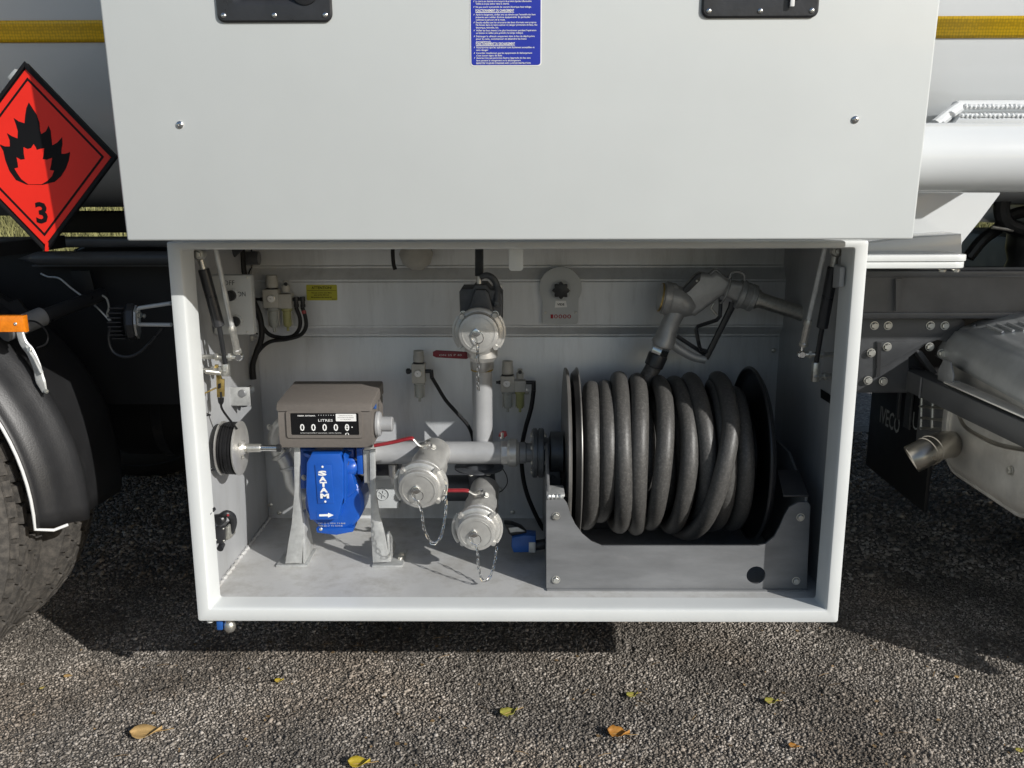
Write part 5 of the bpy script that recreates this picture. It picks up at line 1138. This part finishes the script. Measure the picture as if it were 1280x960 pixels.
# ---- earthing cable reel on the left wall
CR = T('cable_reel', 'small metal reel of thin black earthing cable on the left cabinet wall', 'cable reel', at(285, 560, .168))
cc = at(300, 560, .162); rr2 = sz(34, cc)
b = B(); lathe(b, cc, (1, 0, 0), [(0, -.002), (rr2*.98, -.002), (rr2, 0), (rr2, .002), (rr2*.97, .003), (rr2*.3, .003), (rr2*.27, .008), (rr2*.2, .012), (0, .012)], 44); mk('side_disc', b, M['aluminium'], CR)
b = B(); lathe(b, V((-.655, cc.y, cc.z)), (1, 0, 0), [(0, 0), (rr2, 0), (rr2, .003), (0, .003)], 44); mk('side_disc', b, M['aluminium'], CR)
b = B(); x_a, x_b = -.650, cc.x-.003; n_t = 20; pts = []
for layer, (rad, nt_) in enumerate(((rr2*.66, 14), (rr2*.74, 14), (rr2*.84, 14), (rr2*.92, 12))):
    for i in range(nt_*24):
        f = i/(nt_*24); f2 = f if layer % 2 == 0 else 1-f; a = 2*PI*i/24
        pts.append(V((x_a+.003+(x_b-x_a-.006)*f2+.0022*math.sin(a*.37+layer), cc.y+rad*math.cos(a)*(1+.012*math.sin(i*.11)), cc.z+rad*math.sin(a)*(1+.02*math.sin(i*.083)))))
sweep(b, pts, .0026, 6); mk('cable_winding', b, M['black_cable'], CR)
b = B(); tube(b, [V((-.61, cc.y-.03, cc.z+rr2*.86)), at(278, 512, .108), at(277, 500, .102), at(276, 490, .102)], .0024, 6); mk('cable_end', b, M['black_cable'], CR)
b = B(); torus(b, (cc.x+.013, cc.y, cc.z), (1, 0, 0), .008, .002, 20, 6); lathe(b, cc, (1, 0, 0), [(0, .01), (.008, .01), (.008, .016), (.0095, .017), (.0095, .045), (.0085, .047), (0, .047)], 24); mk('spindle', b, M['zinc'], CR)
e_ = at(346, 553, .162); b = B(); cyl(b, V((cc.x+.045, cc.y, cc.z)), V((e_.x, cc.y, cc.z)), .0072, seg=20); mk('axle_tube', b, M['chrome'], CR)
b = B(); cyl(b, V((e_.x, cc.y, cc.z)), V((e_.x+.008, cc.y, cc.z)), .0085, seg=16); mk('end_cap', b, M['black_plastic'], CR)
for k_ in range(3):
    a = 2*PI*k_/3+.4; bolt(CR, V((cc.x+.0055, cc.y+.021*math.cos(a), cc.z+.021*math.sin(a))), (1, 0, 0), .004)

# ---- control box with OFF / ON switches
CX = T('switch_box', 'light grey switch box with two black rotary switches marked OFF and ON', 'switch box', at(288, 380, .432)); cy_ = .20
a, c_ = at(258, 418.5, cy_), at(313, 344, cy_)
b = B(); bx(b, -.668, c_.x, cy_, cy_+.025, a.z, c_.z, .003); mk('box', b, M['plate_grey'], CX)
for px, py in ((290, 369), (295, 401.5)):
    p = at(px, py, cy_); b = B(); lathe(b, p, (0, -1, 0), [(0, 0), (9*sz(1, p), 0), (9*sz(1, p), .004), (7*sz(1, p), .005), (0, .005)], 8); nut = mk('switch_nut', b, M['galvanised'], CX)
    b = B(); lathe(b, p-V((0, .004, 0)), (0, -1, 0), [(0, 0), (6.6*sz(1, p), 0), (6.6*sz(1, p), .012), (5.8*sz(1, p), .014), (0, .014)], 20); bx(b, p.x-.002, p.x+.002, p.y-.021, p.y-.016, p.z-.009, p.z+.009, .001); mk('switch_knob', b, M['black_plastic'], CX)
mktxt('lettering', CX, M['chassis_paint'], [(('OFF', at(286.5, 356.5, cy_-.0006), .0105), dict(wid=sz(13.5, a))), (('ON', at(302, 370.5, cy_-.0006), .0105), dict(wid=sz(10, a)))])
screw(CX, at(309, 347, cy_), (0, -1, 0), .0024); screw(CX, at(309, 415, cy_), (0, -1, 0), .0024)
PV = T('push_valve', 'metal plate with silver push valve below the switch box', 'valve', at(305, 489, .336))
a, c_ = at(291, 500, .348), at(320.5, 477.5, .348); b = B(); bx(b, a.x, c_.x, .29, .294, a.z, c_.z, .001); mk('plate', b, M['galvanised'], PV)
b = B(); cyl(b, at(313, 487, .348), at(304, 491, .294), .0105, seg=20, bev=.001); mk('barrel', b, M['chrome'], PV)
b = B(); cyl(b, at(304, 491, .294), at(302, 492, .286), .0092, seg=20, bev=.001); mk('button', b, M['steel_grey'], PV)
b = B(); lathe(b, at(304, 501, .336), (0, -.3, -1), [(0, 0), (.012, 0), (.013, .006), (.009, .014), (0, .016)], 16); mk('fitting', b, M['black_plastic'], PV)
b = B(); prism(b, pp([(283, 521), (292, 512), (292, 521), (284, 527)], .36), (0, .001, 0)); o = mk('blue_label', b, M['sign_blue']); tag(o, 'small blue label on the left wall beside the earthing cable reel', 'label')

# ---- pneumatic filter regulators
def regulator(label, Y, single, P):
    """P: pixel anchors of the main column (x centre, y knob top, knob bottom, body bottom, bowl bottom, half width) and of a second column"""
    r = T('filter_regulator', label, 'filter regulator', at(P[0][0], P[0][3], Y), 'compressed air filter regulators on the back wall')
    for i, (cx, kt, kb, bb, wb, hw, tp, bowl) in enumerate(P):
        c0 = at(cx, kb, Y); k = sz(1, c0)
        if tp == 'knob':
            b = B(); lathe(b, at(cx, kb, Y), (0, 0, 1), [(0, -.001), (hw*.72*k, -.001), (hw*.86*k, .001), (hw*.86*k, (kb-kt)*k*.55), (hw*.78*k, (kb-kt)*k*.62), (hw*.78*k, (kb-kt)*k), (0, (kb-kt)*k)], 14); mk('pressure_knob', b, M['regulator_grey'], r)
            b = B(); torus(b, at(cx, kb+1.5, Y), (0, 0, 1), hw*.82*k, .0013, 20, 6); mk('knob_ring', b, M['black_satin'], r)
        else:
            b = B(); lathe(b, at(cx, kb, Y), (0, 0, 1), [(0, 0), (hw*.6*k, 0), (hw*.6*k, (kb-kt)*k*.6), (hw*.4*k, (kb-kt)*k*.7), (hw*.4*k, (kb-kt)*k), (0, (kb-kt)*k)], 14); mk('oil_dome', b, M['regulator_grey'], r)
            b = B(); lathe(b, at(cx, kt+4, Y-hw*.4*k), (0, -1, 0), [(0, 0), (2.4*k, 0), (2.4*k, .003), (0, .003)], 10); mk('adjuster', b, M['black_plastic'], r)
        a, c_ = at(cx-hw, bb, Y), at(cx+hw, kb+2, Y); b = B(); bx(b, a.x, c_.x, Y-hw*.9*k, Y+hw*.9*k, a.z, c_.z, .0025); mk('body', b, M['regulator_grey'], r)
        z_ = at(cx, bb, Y).z; h_ = (wb-bb)*k
        b = B(); lathe(b, V((c0.x, Y, z_)), (0, 0, -1), [(0, 0), (hw*.9*k, 0), (hw*.9*k, h_*.12), (hw*.70*k, h_*.16), (hw*.66*k, h_*.8), (hw*.5*k, h_*.9), (hw*.22*k, h_*.93), (hw*.22*k, h_*1.12), (0, h_*1.12)], 16); mk('bowl', b, M[bowl], r)
        for s in (-1, 1):
            b = B(); x = c0.x+s*hw*.74*k; bx(b, x-.0012, x+.0012, Y-.004, Y+.004, z_-h_*.86, z_-h_*.1, .0006, 1); mk('bowl_guard', b, M['regulator_grey'], r)
        if tp == 'knob':
            q = at(cx-1, bb-(bb-kb)*.42, Y-hw*.9*k); b = B(); lathe(b, q, (0, -1, 0), [(0, -.002), (5*k, -.002), (5*k, .003), (4.2*k, .004)], 20); mk('gauge_rim', b, M['zinc'], r)
            b = B(); lathe(b, q, (0, -1, 0), [(4.3*k, .0032), (0, .0034)], 20); g_ = mk('gauge_face', b, M['print_white'], r)
            b = B(); p_ = q-V((0, .0042, 0)); b.faces.new([b.verts.new(p_+V(v)*k) for v in ((-2.4, 0, 1.6), (.3, 0, -.5), (.6, 0, 0))]); mk('gauge_needle', b, M['print_black'], r, flat=True)
    return r
def fitting(px, py, Y, dx, r=.006, ln=.016, mt='black_plastic', name='fitting', par=None):
    p = at(px, py, Y); b = B(); lathe(b, p, (dx, 0, 0), [(0, 0), (r*.8, 0), (r, .002), (r, ln*.5), (r*.7, ln*.6), (r*.7, ln), (0, ln)], 12); return mk(name, b, M[mt], par)
r1 = regulator('twin filter regulator with yellow oil bowl at upper left, next to the yellow sticker', .478, False, [(340, 344, 359, 384, 412, 9, 'knob', 'clear_bowl'), (357.5, 351, 365, 385, 411, 8, 'dome', 'oil_bowl')])
fitting(331, 374, .478, -1, .005, .022, par=r1)
for px in (370, 378):
    b = B(); p = at(px, 371, .474); lathe(b, p, (0, 0, -1), [(0, 0), (.0062, 0), (.0068, .002), (.0068, .010), (.0055, .011), (.0055, .018), (.0064, .019), (.0064, .026), (0, .026)], 14); mk('elbow_fitting', b, M['black_plastic'], r1)
    b = B(); cyl(b, at(366, 374, .48), at(px, 374, .474), .0045, seg=10); mk('tee', b, M['black_plastic'], r1)
r2 = regulator('single small filter regulator left of the riser pipe, above the meter', .472, True, [(523.5, 438, 452, 478, 500, 8, 'knob', 'clear_bowl')])
b = B(); lathe(b, at(515, 464, .468), (-1, 0, 0), [(0, 0), (.004, 0), (.004, .004), (.007, .005), (.0075, .012), (.005, .015), (0, .015)], 14); mk('plug', b, M['black_plastic'], r2)
b = B(); cyl(b, at(531, 464, .468), at(539, 464, .468), .005, seg=12); cyl(b, at(539, 462.5, .468), at(540, 473, .468), .0052, seg=12); mk('elbow_fitting', b, M['black_plastic'], r2)
r3 = regulator('twin filter regulator right of the riser pipe, left of the hose reel', .472, False, [(634.5, 451, 467, 489, 513, 8.5, 'knob', 'clear_bowl'), (650, 461, 473, 489, 513, 7.5, 'dome', 'oil_bowl')])
fitting(627, 478, .47, -1, .005, .014, par=r3)
b = B(); cyl(b, at(657, 478, .468), at(667, 478, .468), .005, seg=12); cyl(b, at(667, 476, .468), at(667, 490, .468), .0056, seg=12); mk('elbow_fitting', b, M['black_plastic'], r3)
b = B(); lathe(b, at(659, 490, .462), (0, -.5, -1), [(0, 0), (.004, 0), (.005, .006), (0, .008)], 10); mk('drain_nut', b, M['zinc'], r3)

# ---- air hoses and cables
def hose(name, label, pts, Y, r, mt='black_cable'):
    return line(name, label, 'air hose', [at(p[0], p[1], p[2] if len(p) > 2 else Y) for p in pts], r, mt, n=8, seg=10)
hose('air_hose', 'thickest black hose dropping from the roof past the switch box', [(301, 305), (303, 318), (305, 340), (314, 369), (325, 397), (327, 421), (321, 439), (316, 456), (317, 474)], 0.444, .0072)
hose('air_hose', 'black hose curving from the left fitting of the upper left regulator', [(370, 384), (375, 398), (374, 411), (366, 420), (351, 422), (334, 416), (322, 395), (314, 373), (309, 352)], 0.462, .0050)
hose('air_hose', 'black hose with red band curving from the right fitting of the upper left regulator', [(378, 384), (382, 398), (382, 410), (375, 419), (358, 424), (338, 427), (325, 437), (317, 452), (314, 474)], 0.454, .0050)
b = B(); cyl(b, at(379.3, 388, .454), at(380.5, 392, .454), .0056, seg=12); o = mk('red_band', b, M['lever_red']); tag(o, 'small red band around the right air hose', 'band')
line('thin_cable', 'thin black cable bending beside the switch box', 'cable', [at(x, y, .48) for x, y in ((314, 305), (315, 331), (311, 342), (313, 360), (316, 390), (317, 410), (322, 418))], .0018, 'black_cable')
hose('air_hose', 'short black hose slanting behind the link arm at upper left', [(285, 320), (290, 335), (295, 350), (299, 362)], 0.432, .0045)
hose('air_hose', 'black hose running from the single regulator down to the pipe', [(540, 472), (546, 482), (557, 500), (571, 516), (585, 532), (591, 548), (592, 566)], 0.456, .0046)
hose('air_hose', 'long black hose hanging from the middle twin regulator to the cabinet floor', [(667, 488), (664, 510), (657, 535), (652, 562), (653, 590), (658, 615), (668, 640), (680, 662), (690, 668)], 0.444, .0058)
hose('air_hose', 'short black hose hanging from the roof left of the riser', [(491, 305), (491, 318), (492, 330), (494, 337)], 0.420, .0048)
b = B(); lathe(b, at(520, 318, .492), (0, -1, -.2), [(0, -.02), (.04, -.02), (.042, 0), (.03, .012), (.018, .016), (0, .016)], 10); o = mk('roof_junction', b, M['regulator_grey']); tag(o, 'pale round fitting under the cabinet roof beside a short black hose', 'fitting')
b = B(); cyl(b, at(305, 423, .48), at(321, 422.5, .48), .004, seg=10); bx(b, at(305, 423, .48).x, at(309, 423, .48).x, .474, .486, at(305, 426, .48).z, at(305, 420, .48).z, .001); bx(b, at(313, 423, .48).x, at(317, 423, .48).x, .474, .486, at(305, 426, .48).z, at(305, 419.5, .48).z, .001); o = mk('hose_union', b, M['zinc']); tag(o, 'small metal hose union on the back wall below the switch box', 'fitting'); o['kind'] = 'thing'
b = B(); cyl(b, at(300, 300, .396), at(276, 322, .396), .022, seg=16); o = mk('cable_gland', b, M['black_plastic']); tag(o, 'black plastic cable inlet under the roof at the upper left corner', 'cable inlet')

# ---- labels and dial on the back wall
YS = YB-.0285
AT = T('warning_sticker', 'yellow warning sticker headed ATTENTION on the upper back wall', 'sticker', at(402, 365, YS))
a, c_ = at(383.5, 375.5, YS), at(421, 356, YS)
b = B(); prism(b, rrect(a.x, c_.x, a.z, c_.z, .003, YS), (0, .0006, 0)); mk('sheet', b, M['sticker_yellow'], AT)
y3 = YS-.0004
mktxt('heading', AT, M['print_black'], [(('ATTENTION!', at(402, 361.3, y3), .0064), dict(wid=sz(25, a), bold=.02))])
mktxt('lettering', AT, M['print_black'], [(('Ne pas ouvrir sans filtre', at(402, 366.7, y3), .0030), dict(wid=sz(25, a), bold=.02)), (('appropriée filtre air', at(402, 369.3, y3), .0030), dict(wid=sz(19, a), bold=.02)), (('Manipulation des vannes air', at(402, 372.2, y3), .0030), dict(wid=sz(26, a), bold=.02)), (('0213', at(417, 374.6, y3), .0022), dict(wid=sz(4.5, a), bold=.02))])
b = B(); q0, q1 = at(384, 363.3, y3), at(420.5, 362.8, y3); b.faces.new([b.verts.new(p) for p in (q0, V((q1.x, q0.y, q0.z)), V((q1.x, q0.y, q0.z+.0006)), q0+V((0, 0, .001)))]); mk('rule', b, M['print_black'], AT, flat=True)
DL = T('selector_dial', 'grey keyhole shaped dial plate with black star knob and red number 10000', 'dial', at(700, 370, YS-.01)); yd2 = YS-.012
c = at(700.5, 360, yd2); k = sz(1, c); R_ = 26.5*k
pl = [c+V((R_*math.cos(t_), 0, R_*math.sin(t_))) for t_ in [math.radians(-32+244*m/30) for m in range(31)]]
zb_ = at(700, 405, yd2).z; xl_, xr_ = c.x-R_*math.cos(math.radians(32)), c.x+R_*math.cos(math.radians(32))
pl += [V((xl_, yd2, zb_+.004)), V((xl_+.004, yd2, zb_)), V((xr_-.004, yd2, zb_)), V((xr_, yd2, zb_+.004))]
b = B(); prism(b, pl, (0, .011, 0), .0008); mk('plate', b, M['plate_grey'], DL)
c = at(701, 362.5, yd2); b = B(); torus(b, c+V((0, 0, 0)), (0, 1, 0), 12.5*k, .0009, 32, 6); mk('dial_ring', b, M['plate_grey'], DL)
b = B(); st = []
for m in range(32):
    t_ = 2*PI*m/32; rad = (9.6+1.5*math.cos(8*t_))*k; st.append(c+V((rad*math.cos(t_), -.004, rad*math.sin(t_))))
prism(b, st, (0, -.014, 0), .0015); mk('star_knob', b, M['black_plastic'], DL)
b = B(); lathe(b, c, (0, -1, 0), [(0, 0), (5*k, 0), (5*k, .006), (0, .006)], 16); mk('knob_shaft', b, M['zinc'], DL)
b = B(); prism(b, pp([(694.5, 376), (707.5, 376), (709, 384), (693.5, 384.5)], yd2-.0006), (0, .0006, 0)); mk('pointer_tag', b, M['print_white'], DL)
mktxt('lettering', DL, M['print_black'], [(('VIDE', at(701, 381.8, yd2-.001), .0052), dict(wid=sz(9, c), bold=.02))])
mktxt('number', DL, M['print_red'], [((s_, at(x_, 398, yd2-.0006), .0100), dict(wid=sz(w_, c), bold=.008)) for s_, x_, w_ in (('1', 689.8, 3.2), ('0', 694.9, 4.7), ('0', 700.4, 4.7), ('0', 705.9, 4.7), ('0', 711.4, 4.7))])
for px, py in ((681.5, 391), (719.5, 390.5)): screw(DL, at(px, py, yd2), (0, -1, 0), .0035)

# ---- lid gas struts and link arms
def strut(lab, lab2, top, cyl1, rod1, pin, wallx, lk0, lk1, lk2, lkp, Y0, Y1, grp=('lid gas struts', 'lid link arms')):
    r = T('gas_strut', lab, 'gas strut', at(*cyl1, Y1), grp[0])
    a, c_, e = at(*top, Y0), at(*cyl1, (Y0+Y1)/2), at(*rod1, Y1); d = (e-a).normalized()
    a2 = a+(c_-a)*.18
    b = B(); cyl(b, a2, c_, .0118, seg=24, bev=.0015); mk('cylinder', b, M['black_satin'], r)
    b = B(); cyl(b, c_, e, .0052, seg=16); mk('piston_rod', b, M['black_plastic'], r)
    b = B(); cyl(b, a, a2, .0072, seg=14); lathe(b, a+V((0, -.006, .004)), (0, 1, 0), [(0, -.004), (.010, -.004), (.0125, 0), (.0125, .010), (.008, .014), (0, .014)], 20); mk('top_joint', b, M['zinc'], r)
    bolt(r, a+V((0, -.011, .004)), (0, -1, 0), .007)
    q = at(*pin, Y1); b = B(); bx(b, e.x-.0075, e.x+.0075, e.y-.0075, e.y+.0075, min(e.z, q.z)-.012, e.z+.004, .002); mk('clevis', b, M['zinc'], r)
    w0 = V((wallx, q.y, q.z)); b = B(); cyl(b, q, w0, .0055, seg=14); mk('pin', b, M['zinc'], r)
    for f in (-.12, .12, .45): 
        b = B(); s = q.lerp(w0, f); dd = (w0-q).normalized(); lathe(b, s, dd, [(0, 0), (.0095, 0), (.0095, .006), (0, .006)], 6); mk('nut', b, M['zinc'], r)
    t = T('link_arm', lab2, 'link arm', at(*lk0, Y0), grp[1])
    A_, B_, C_ = at(*lk0, Y0-.02), at(*lk1, (Y0+Y1)/2), at(*lk2, Y1)
    b = B(); cyl(b, A_, B_, .0055, seg=14); mk('rod', b, M['galvanised'], t)
    b = B(); lathe(b, B_, C_-B_, [(0, -.012), (.006, -.012), (.009, -.006), (.009, .0), (.0075, .002), (.0078, (C_-B_).length*.82), (.0095, (C_-B_).length*.86), (.0095, (C_-B_).length), (0, (C_-B_).length)], 8); mk('turnbuckle', b, M['zinc'], t)
    D_ = at(*lkp, Y1); b = B(); cyl(b, C_, D_, .0035, seg=10); lathe(b, D_+V((0, -.007, 0)), (0, 1, 0), [(0, 0), (.006, 0), (.0085, .003), (.0085, .011), (0, .014)], 18); mk('ball_joint', b, M['chrome'], t)
    w1 = V((wallx, D_.y, D_.z)); b = B(); cyl(b, D_, w1, .0052, seg=14); mk('pin', b, M['zinc'], t)
    for f in (.2, .55):
        b = B(); s = D_.lerp(w1, f); lathe(b, s, (w1-D_), [(0, 0), (.0088, 0), (.0088, .006), (0, .006)], 6); mk('nut', b, M['zinc'], t)
strut('black gas strut with silver ends inside the left cabinet edge', 'thin silver link arm beside the left gas strut, in front of the switch box', (250, 320), (274, 408), (282, 457), (281, 463), -.668, (267, 298), (291, 414), (297, 441), (299, 446), .08, .11)
strut('black gas strut with silver ends inside the right cabinet edge', 'thin silver link arm beside the right gas strut, crossing the nozzle spout', (1045, 316), (1027.5, 410), (1020, 455), (1019, 470), .668, (1034, 298), (1009.5, 406), (1004, 432), (1002, 443), .08, .11)
# brass catch under the left strut
BC = T('brass_catch', 'small brass catch with green tip hanging below the left gas strut', 'catch', at(272, 478, .12))
b = B(); prism(b, pp([(268, 456), (272, 456), (277, 474), (280, 474), (280, 496), (271, 497), (270, 470)], .114), (0, .006, 0), .001); mk('body', b, M['brass'], BC)
b = B(); prism(b, pp([(272.5, 480), (276, 479), (276, 485), (272.5, 486)], .113), (0, .001, 0)); mk('slot', b, M['chassis_black'], BC)
b = B(); cyl(b, at(257, 464, .096), at(276, 466, .108), .006, seg=14); mk('pin', b, M['zinc'], BC)
b = B(); cyl(b, at(255, 492, .072), at(270, 485, .102), .0018, seg=8); mk('wire', b, M['brass'], BC)
b = B(); lathe(b, at(276, 497, .12), (0, -.1, -1), [(0, 0), (.007, 0), (.006, .01), (.0025, .016), (0, .016)], 12); mk('cable_boot', b, M['black_plastic'], BC)
# limit switch on the left wall
LS = T('limit_switch', 'black and silver limit switch with red dot on the lower left cabinet wall', 'limit switch', at(277, 663, .084))
ly = .085; k = sz(1, at(277, 663, ly))
b = B(); prism(b, pp([(264, 665), (270, 660), (281, 658), (281, 677), (277, 680), (266, 680)], ly), (0, .035, 0), .0025); mk('body', b, M['black_satin'], LS)
b = B(); prism(b, pp([(281.5, 659), (288, 655), (289.5, 672), (286, 675), (281.5, 676)], ly+.004), (0, .03, 0), .002); mk('side_cover', b, M['zinc'], LS)
b = B(); sweep(b, spline([at(267, 646, ly), at(275, 645, ly), at(283, 642, ly), at(290, 646, ly+.01), at(291.5, 655, ly+.012), at(289, 666, ly+.012)], 5), [.0052, .0055, .008, .0085, .008, .006], 12); mk('roller_arm', b, M['black_plastic'], LS)
b = B(); lathe(b, at(275, 650, ly), (0, -1, .1), [(0, -.012), (.011, -.012), (.011, .004), (.007, .007), (0, .007)], 18); mk('head', b, M['black_plastic'], LS)
b = B(); lathe(b, at(285, 644, ly-.009), (0, -1, 0), [(0, 0), (.0028, 0), (.0022, .0015), (0, .002)], 12); mk('red_dot', b, M['lever_red'], LS)
b = B(); lathe(b, at(263, 680, ly), (0, -1, -.2), [(0, -.01), (.0085, -.01), (.0085, .006), (.006, .009), (0, .009)], 16); mk('gland', b, M['steel_grey'], LS)
b = B(); lathe(b, at(276, 684, ly+.01), (0, -1, -.3), [(0, -.01), (.007, -.01), (.007, .006), (0, .008)], 16); mk('gland', b, M['black_plastic'], LS)
b = B(); cyl(b, at(262, 643, .036), at(266.5, 637, .06), .0022, seg=8); lathe(b, at(266.5, 637, .054), (0, -1, 0), [(0, -.004), (.0045, -.004), (.0045, .004), (0, .004)], 12); mk('lever_stub', b, M['black_plastic'], LS)
for px, py in ((267, 662), (279, 661), (270, 675), (279.5, 676)): screw(LS, at(px, py, ly), (0, -1, 0), .0022)
for py, pxx in ((518, 256), (586, 262)): 
    b = B(); p = at(pxx, py, .066); lathe(b, p, (1, -.4, 0), [(0, 0), (.0035, 0), (.0035, .007), (.0022, .008), (.0022, .014), (0, .014)], 10); o = mk('hook_pin', b, M['black_plastic']); tag(o, 'small black pin at the left wall ' + ('above the cable reel' if py < 550 else 'below the cable reel'), 'pin')
b = B(); prism(b, [onx(x_, y_, .6705) for x_, y_ in ((1026, 486), (1040, 495), (1040, 506), (1026, 497))], (-.0006, 0, 0)); o = mk('side_label', b, M['print_black']); tag(o, 'dark sticker on the right inner wall below the right gas strut', 'sticker')

# ---- blue plug connector on the floor
BP = T('blue_plug', 'blue plug connector with grey clip lying on the floor left of the hose reel', 'connector', at(655, 680, .24)); by = .245
b = B(); prism(b, pp([(640, 672), (656, 669), (670, 670), (670, 691), (642, 691.5), (639, 684)], by), (0, .04, 0), .005); mk('housing', b, M['blue_plastic'], BP)
b = B(); prism(b, pp([(661, 678), (669.5, 678), (669.5, 691), (661, 691)], by-.002), (0, .003, 0), .0008); mk('clip', b, M['galvanised'], BP)
b = B(); prism(b, pp([(630, 655), (640, 656), (652, 661), (658, 667), (640, 671), (636, 668)], by+.01), (0, .03, 0), .004); mk('rear_cover', b, M['black_plastic'], BP)
b = B(); prism(b, pp([(635.5, 660), (647, 659), (657, 664.5), (646, 665), (638, 666)], by+.006), (0, .004, 0), .001); mk('lever', b, M['galvanised'], BP)
b = B(); sweep(b, spline([at(668, 682, by+.015), at(680, 680, by+.015), at(700, 676, by+.03)], 5), .0125, 14); mk('cable', b, M['black_plastic'], BP)
